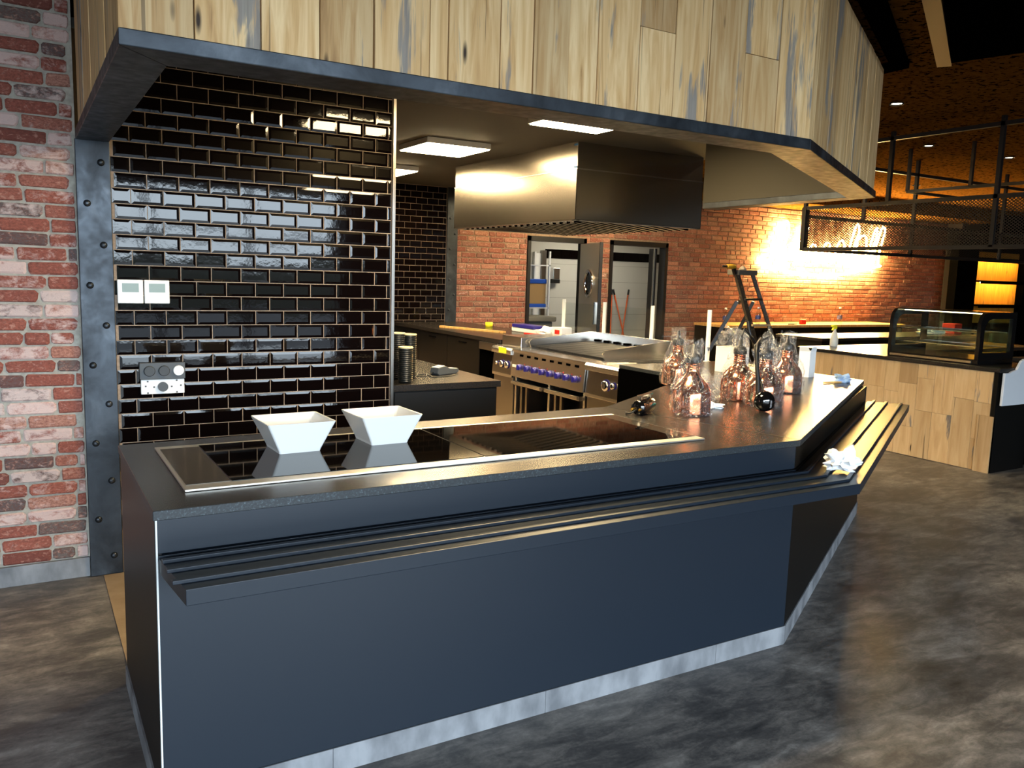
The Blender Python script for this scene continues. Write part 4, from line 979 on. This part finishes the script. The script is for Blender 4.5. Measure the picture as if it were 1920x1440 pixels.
MB().box(X0+.14, Y0+.05, Z1-.022, X0+.19, Y1-.05, Z1-.014).build('strip_light', plain('case_strip', C(255, 240, 200), .5, emit=(1, .8, .45, 1), es=3), dcs)
simple('red_box', 'small red box on the middle counter seen through the display case', 'box', MB().box(12.0, 7.3, .91, 12.18, 7.5, 1.06), M['red'], .004)

# back counter along the brick wall with yellow-lit boards
bc = thing('wall_counter', 'long counter along the brick wall below the neon sign', 'counter', (11.3, 9.6, 0))
MB().box(9.3, 9.25, 0, 13.6, 9.97, .88).build('body', M['laminate_dark'], bc); MB().box(9.28, 9.2, .88, 13.62, 9.98, .92).build('top', M['wood_plain'], bc, .003)
mc = thing('middle_counter', 'low dark counter between service counter and brick wall', 'counter', (9.8, 7.4, 0))
MB().box(8.75, 7.05, 0, 12.2, 7.75, .87).build('body', M['laminate_dark'], mc); MB().box(8.72, 7.02, .87, 12.22, 7.78, .91).build('top', M['worktop'], mc, .003)

def water_bottle(x, y, z, lab, s=1.0):
    t = thing('water_bottle', lab, 'bottle', (x, y, z), group='small clear water bottles')
    MB().lathe([(.028*s, 0), (.032*s, .006*s), (.032*s, .12*s), (.029*s, .14*s), (.014*s, .18*s), (.013*s, .195*s)], (x, y, z), 16).build('body', M['bottle'], t)
    MB().lathe([(.0325*s, .06*s), (.0328*s, .062*s), (.0328*s, .105*s), (.0325*s, .107*s)], (x, y, z), 16, caps=False).build('label', plain('bottle_label', C(60, 70, 120), .5), t)
    MB().lathe([(.015*s, .192*s), (.015*s, .212*s)], (x, y, z), 12).build('cap', M['white_plastic'], t)
water_bottle(9.35, 8.06+1.30, .92, 'clear water bottle on the wall counter just right of the ladder', 1.25)
water_bottle(12.1, 9.42, .92, 'clear water bottle at the right of the wall counter', 1.35)
sb = thing('spray_bottle', 'white spray bottle with yellow trigger on the service counter', 'bottle', (8.2, 6.02, .922))
sx, sy = 7.62, 5.98
sb.location = (sx, sy, .922)
MB().lathe([(.040, 0), (.043, .008), (.043, .08), (.036, .11), (.026, .15), (.014, .17), (.014, .19)], (sx, sy, .922), 20).build('body', plain('spray_white', C(226, 224, 214), .35), sb)
MB().prism_y([(sx-.02, 1.112), (sx+.02, 1.112), (sx+.022, 1.15), (sx-.02, 1.155), (sx-.055, 1.15), (sx-.055, 1.135), (sx-.03, 1.13), (sx-.045, 1.10), (sx-.038, 1.098)], sy-.013, sy+.013).build('trigger', M['yellow'], sb, .003)
simple('tape_measure', 'red tape measure on the wall counter below the neon', 'tape measure', MB().box(11.05, 9.32, .92, 11.15, 9.39, 1.0), M['red'], .012)
simple('scissors', 'dark scissors on the wall counter below the neon', 'scissors', MB().tube([(10.70, 9.30, .93), (10.78, 9.36, .93), (10.84, 9.30, .93), (10.78, 9.26, .93)], .01, 6, closed=True).tube([(10.80, 9.28, .928), (10.95, 9.34, .928)], .008, 6), M['black_rubber'])
crumple('dust_sheet', 'crumpled pale sheet on the counter left of the display case', 'sheet', (11.6, 7.4, .91), (.28, .10, .07), M['cloth_white'], 14)

# stepladder
ld = thing('stepladder', 'dark paint spattered folding stepladder by the brick wall', 'ladder', (8.6, 8.3, 0))
lm = noisy('ladder_paint', C(46, 40, 32), C(120, 104, 80), 30, .6, lo=.55, hi=.75)
YL = 8.3
tl, tr, bl, br = (8.42, 1.70), (8.70, 1.70), (8.76, .02), (9.20, .02)
for a, b in (((8.42, YL-.03, 1.70), (8.80, YL-.42, .02)), ((8.72, YL-.03, 1.70), (9.24, YL-.42, .02))): MB().bar(a, b, .07, .045).build('stile', lm, ld)
for a, b in (((8.46, YL-.03, 1.32), (7.95, YL+.35, .02)), ((8.78, YL-.03, 1.32), (8.42, YL+.40, .02))): MB().bar(a, b, .07, .045).build('prop', M['black_rubber'], ld)
MB().box(8.39, YL-.10, 1.68, 8.75, YL+.12, 1.75).build('top_cap', plain('ladder_cap', C(96, 92, 84), .6), ld, .01)
for k, z in enumerate((1.37, 1.02, .68, .34)):
    f = (1.70-z)/1.68; xa, xb = 8.42+.38*f, 8.72+.52*f; yy = YL-.03-.39*f
    MB().box(xa, yy-.05, z-.03 if k else z-.03, xb, yy+.07, z).build('step', plain('step_wood', C(196, 170, 130), .7) if k else M['inox_dark'], ld, .003)
MB().lathe([(.03, 0), (.03, .02)], (8.48, YL-.06, 1.31), 12, 'y').build('hinge', M['inox'], ld)
gl = thing('tool_bundle', 'drill and tool bundle hanging off the ladder top', 'tool', (8.3, 8.28, 1.72))
MB().lathe([(.02, -.09), (.03, -.08), (.035, .0), (.03, .06), (.012, .08)], (8.30, YL-.05, 1.79), 14, 'x').build('motor', plain('tool_yellow', C(190, 150, 40), .5), gl)
MB().lathe([(.006, -.17), (.014, -.16), (.018, -.09)], (8.30, YL-.05, 1.79), 12, 'x').build('chuck', M['black_rubber'], gl)
MB().bar((8.33, YL-.05, 1.78), (8.37, YL-.05, 1.69), .04).build('grip', M['black_rubber'], gl)
simple('dust_mask', 'small pale mask lying on the ladder top', 'mask', MB().lathe([(.06, 0), (.045, .03), (.01, .06)], (8.56, YL, 1.75), 12), plain('mask', C(150, 140, 124), .8))
f = (1.70-1.02)/1.68
water_bottle(8.72, YL-.03-.39*f, 1.02, 'clear water bottle standing on a ladder step', 1.1)

# ================================================================== GANTRY
ga = thing('steel_gantry', 'black square tube gantry with mesh panels over the service counter', 'gantry', (7.2, 6.14, 1.95))
MK = M['steel_dark']; W = .035
YN = 2.6; XF = 12.0
for z in (2.985, 2.383, 1.955): MB().bar((XT, 6.16, z), (XT, YN, z), W).build('rail', MK, ga)
for y, z0 in ((5.17, 2.383), (4.13, 1.955), (3.1, 1.955)): MB().bar((XT, y, z0), (XT, y, ZC), W).build('post', MK, ga)
for z in (2.885, 2.30, 1.955): MB().bar((XT, 6.14, z), (XF, 6.14, z), W).build('rail', MK, ga)
for x, z0 in ((8.15, 2.30), (9.05, 1.955), (10.9, 1.955)): MB().bar((x, 6.14, z0), (x, 6.14, ZC), W).build('post', MK, ga)
MB().box(XT-.02, 6.12, 1.95, XT+.045, 6.17, 2.39).build('corner_plate', MK, ga)
MB().bar((XT, 6.14, 2.30), (XT, 6.14, ZC), W).build('post', MK, ga)
def mesh_panel(p, q, z0, z1, name):
    m = MB(); L = math.hypot(q[0]-p[0], q[1]-p[1]); d = ((q[0]-p[0])/L, (q[1]-p[1])/L); n = (-d[1], d[0])
    pw, phh, w = .034, .0125, .0042
    def strand(s0, za, s1, zb):
        if s1 < 0 or s0 > L: return
        vs = []
        for s, z in ((s0, za), (s1, zb)):
            for dz in (-w, w): vs.append((p[0]+d[0]*s, p[1]+d[1]*s, z+dz))
        m.add([vs[0], vs[2], vs[3], vs[1]], [(0, 1, 2, 3)])
    nz = int((z1-z0)/phh); ns = int(L/pw)
    for i in range(nz):
        za = z0+i*phh
        for k in range(ns):
            s = k*pw + (pw/2 if i % 2 else 0)
            strand(s, za, s+pw/2, za+phh); strand(s+pw/2, za+phh, s+pw, za)
    o = m.build(name, M['mesh'], ga); o['kind'] = 'stuff'; return o
mesh_panel((XT, 6.14), (XT, YN), 1.97, 2.37, 'mesh_panel')
mesh_panel((XT, 6.14), (XF, 6.14), 1.97, 2.29, 'mesh_panel')
hf = thing('hanging_frame', 'open black frame hung from the ceiling behind the gantry', 'frame', (8.24, 5.0, 2.6))
for x in (8.24, 9.3):
    MB().bar((x, 5.69, 2.605), (x, 3.2, 2.605), .03).build('rail', MK, hf)
    for y in ((5.69, 5.0) if x < 9 else ()): MB().bar((x, y, 2.605), (x, y, ZC), .03).build('post', MK, hf)
for y in (5.69, 4.4, 3.2): MB().bar((8.24, y, 2.605), (9.3, y, 2.605), .03).build('rail', MK, hf)

# neon script sign on the back wall
ns = thing('neon_sign', 'glowing warm neon script sign on the brick wall', 'sign', (12.2, 9.93, 2.0))
def spl(pts, n=14):
    P = [Vector(p) for p in pts]; out = []
    for i in range(len(P)-1):
        p0, p1, p2, p3 = P[max(i-1, 0)], P[i], P[i+1], P[min(i+2, len(P)-1)]
        for k in range(n):
            u = k/n; out.append(.5*((2*p1)+(-p0+p2)*u+(2*p0-5*p1+4*p2-p3)*u*u+(-p0+3*p1-3*p2+p3)*u**3))
    out.append(P[-1]); return out
YN_ = 9.90; b0 = 1.98
def neon(name, xz): MB().tube(spl([(x, YN_, z) for x, z in xz], 8), .017, 8).build(name, M['neon'], ns)
neon('initial', [(10.62, 2.02), (10.72, 1.92), (10.86, 2.0), (10.98, 2.3), (11.10, 2.58), (11.20, 2.60), (11.22, 2.42), (11.10, 2.1), (11.12, 1.96), (11.24, 1.98), (11.38, 2.12)])
neon('letter', [(11.40, 1.98), (11.50, 2.2), (11.62, 2.5), (11.66, 2.60), (11.70, 2.52), (11.62, 2.3), (11.56, 2.05), (11.62, 1.96), (11.72, 2.02)])
neon('letter', [(11.74, 1.96), (11.80, 2.20), (11.86, 2.27), (11.94, 2.22), (11.96, 2.0), (12.02, 1.96)])
neon('letter', [(12.06, 1.96), (12.14, 2.22), (12.22, 2.31), (12.30, 2.26), (12.30, 2.02), (12.38, 1.96)])
neon('letter', [(12.42, 1.98), (12.50, 2.26), (12.60, 2.37), (12.68, 2.28), (12.68, 2.04), (12.76, 1.96)])
neon('letter', [(12.76, 1.98), (12.84, 2.3), (12.96, 2.62), (13.03, 2.66), (13.06, 2.55), (12.96, 2.3), (12.90, 2.05), (12.98, 1.96)])
neon('letter', [(13.00, 2.05), (13.04, 2.36), (13.16, 2.48), (13.28, 2.42), (13.28, 2.1), (13.18, 1.96), (13.06, 2.0), (13.02, 2.2)])
neon('letter', [(13.30, 1.98), (13.40, 2.3), (13.50, 2.60), (13.56, 2.62), (13.56, 2.5), (13.46, 2.2), (13.46, 1.98)])
neon('letter', [(13.48, 2.0), (13.56, 2.3), (13.68, 2.62), (13.76, 2.66), (13.78, 2.54), (13.68, 2.25), (13.66, 2.0), (13.74, 1.95)])
neon('underline', [(10.7, 1.86), (11.4, 1.78), (12.3, 1.74), (13.0, 1.82), (13.7, 1.95)])
stp = MB().lathe([(.008, 0), (.008, .07)], (0, 0, 0), 8, 'y').mesh('standoff'); stp.materials.append(M['chrome'])
base = wloc(ns)
for x, z in ((10.86, 2.0), (11.66, 2.6), (12.22, 2.31), (13.03, 2.66), (13.68, 2.62), (12.3, 1.74)): link('standoff', stp, ns, (x-base.x, 9.925-base.y, z-base.z))

# amber back-lit shelf unit at far right
su = thing('back_bar_shelf', 'dark shelving with amber lit timber back at far right', 'shelf', (17.0, 9.3, 0))
MB().box(15.6, 9.36, .9, 17.5, 9.39, 2.3).build('back', M['amber_wood'], su)
for x0, x1 in ((15.05, 15.70), (17.35, 18.5)): MB().box(x0, 9.22, 0, x1, 9.38, 2.6).build('side', M['matte_black'], su)
for z in (.9, 1.26, 1.72, 2.15):
    s_ = MB().box(15.70, 9.14, z, 17.35, 9.36, z+.03).build('shelf', M['matte_black'], su)
    MB().box(15.70, 9.12, z-.03, 17.35, 9.14, z+.03).build('lip', M['matte_black'], s_)
sm_ = plain('shelf_strip', C(255, 220, 140), .5, emit=(1, .58, .14, 1), es=26)
for z in (1.72, 2.15): MB().box(15.75, 9.15, z-.02, 17.3, 9.18, z-.002).build('strip_light', sm_, su)
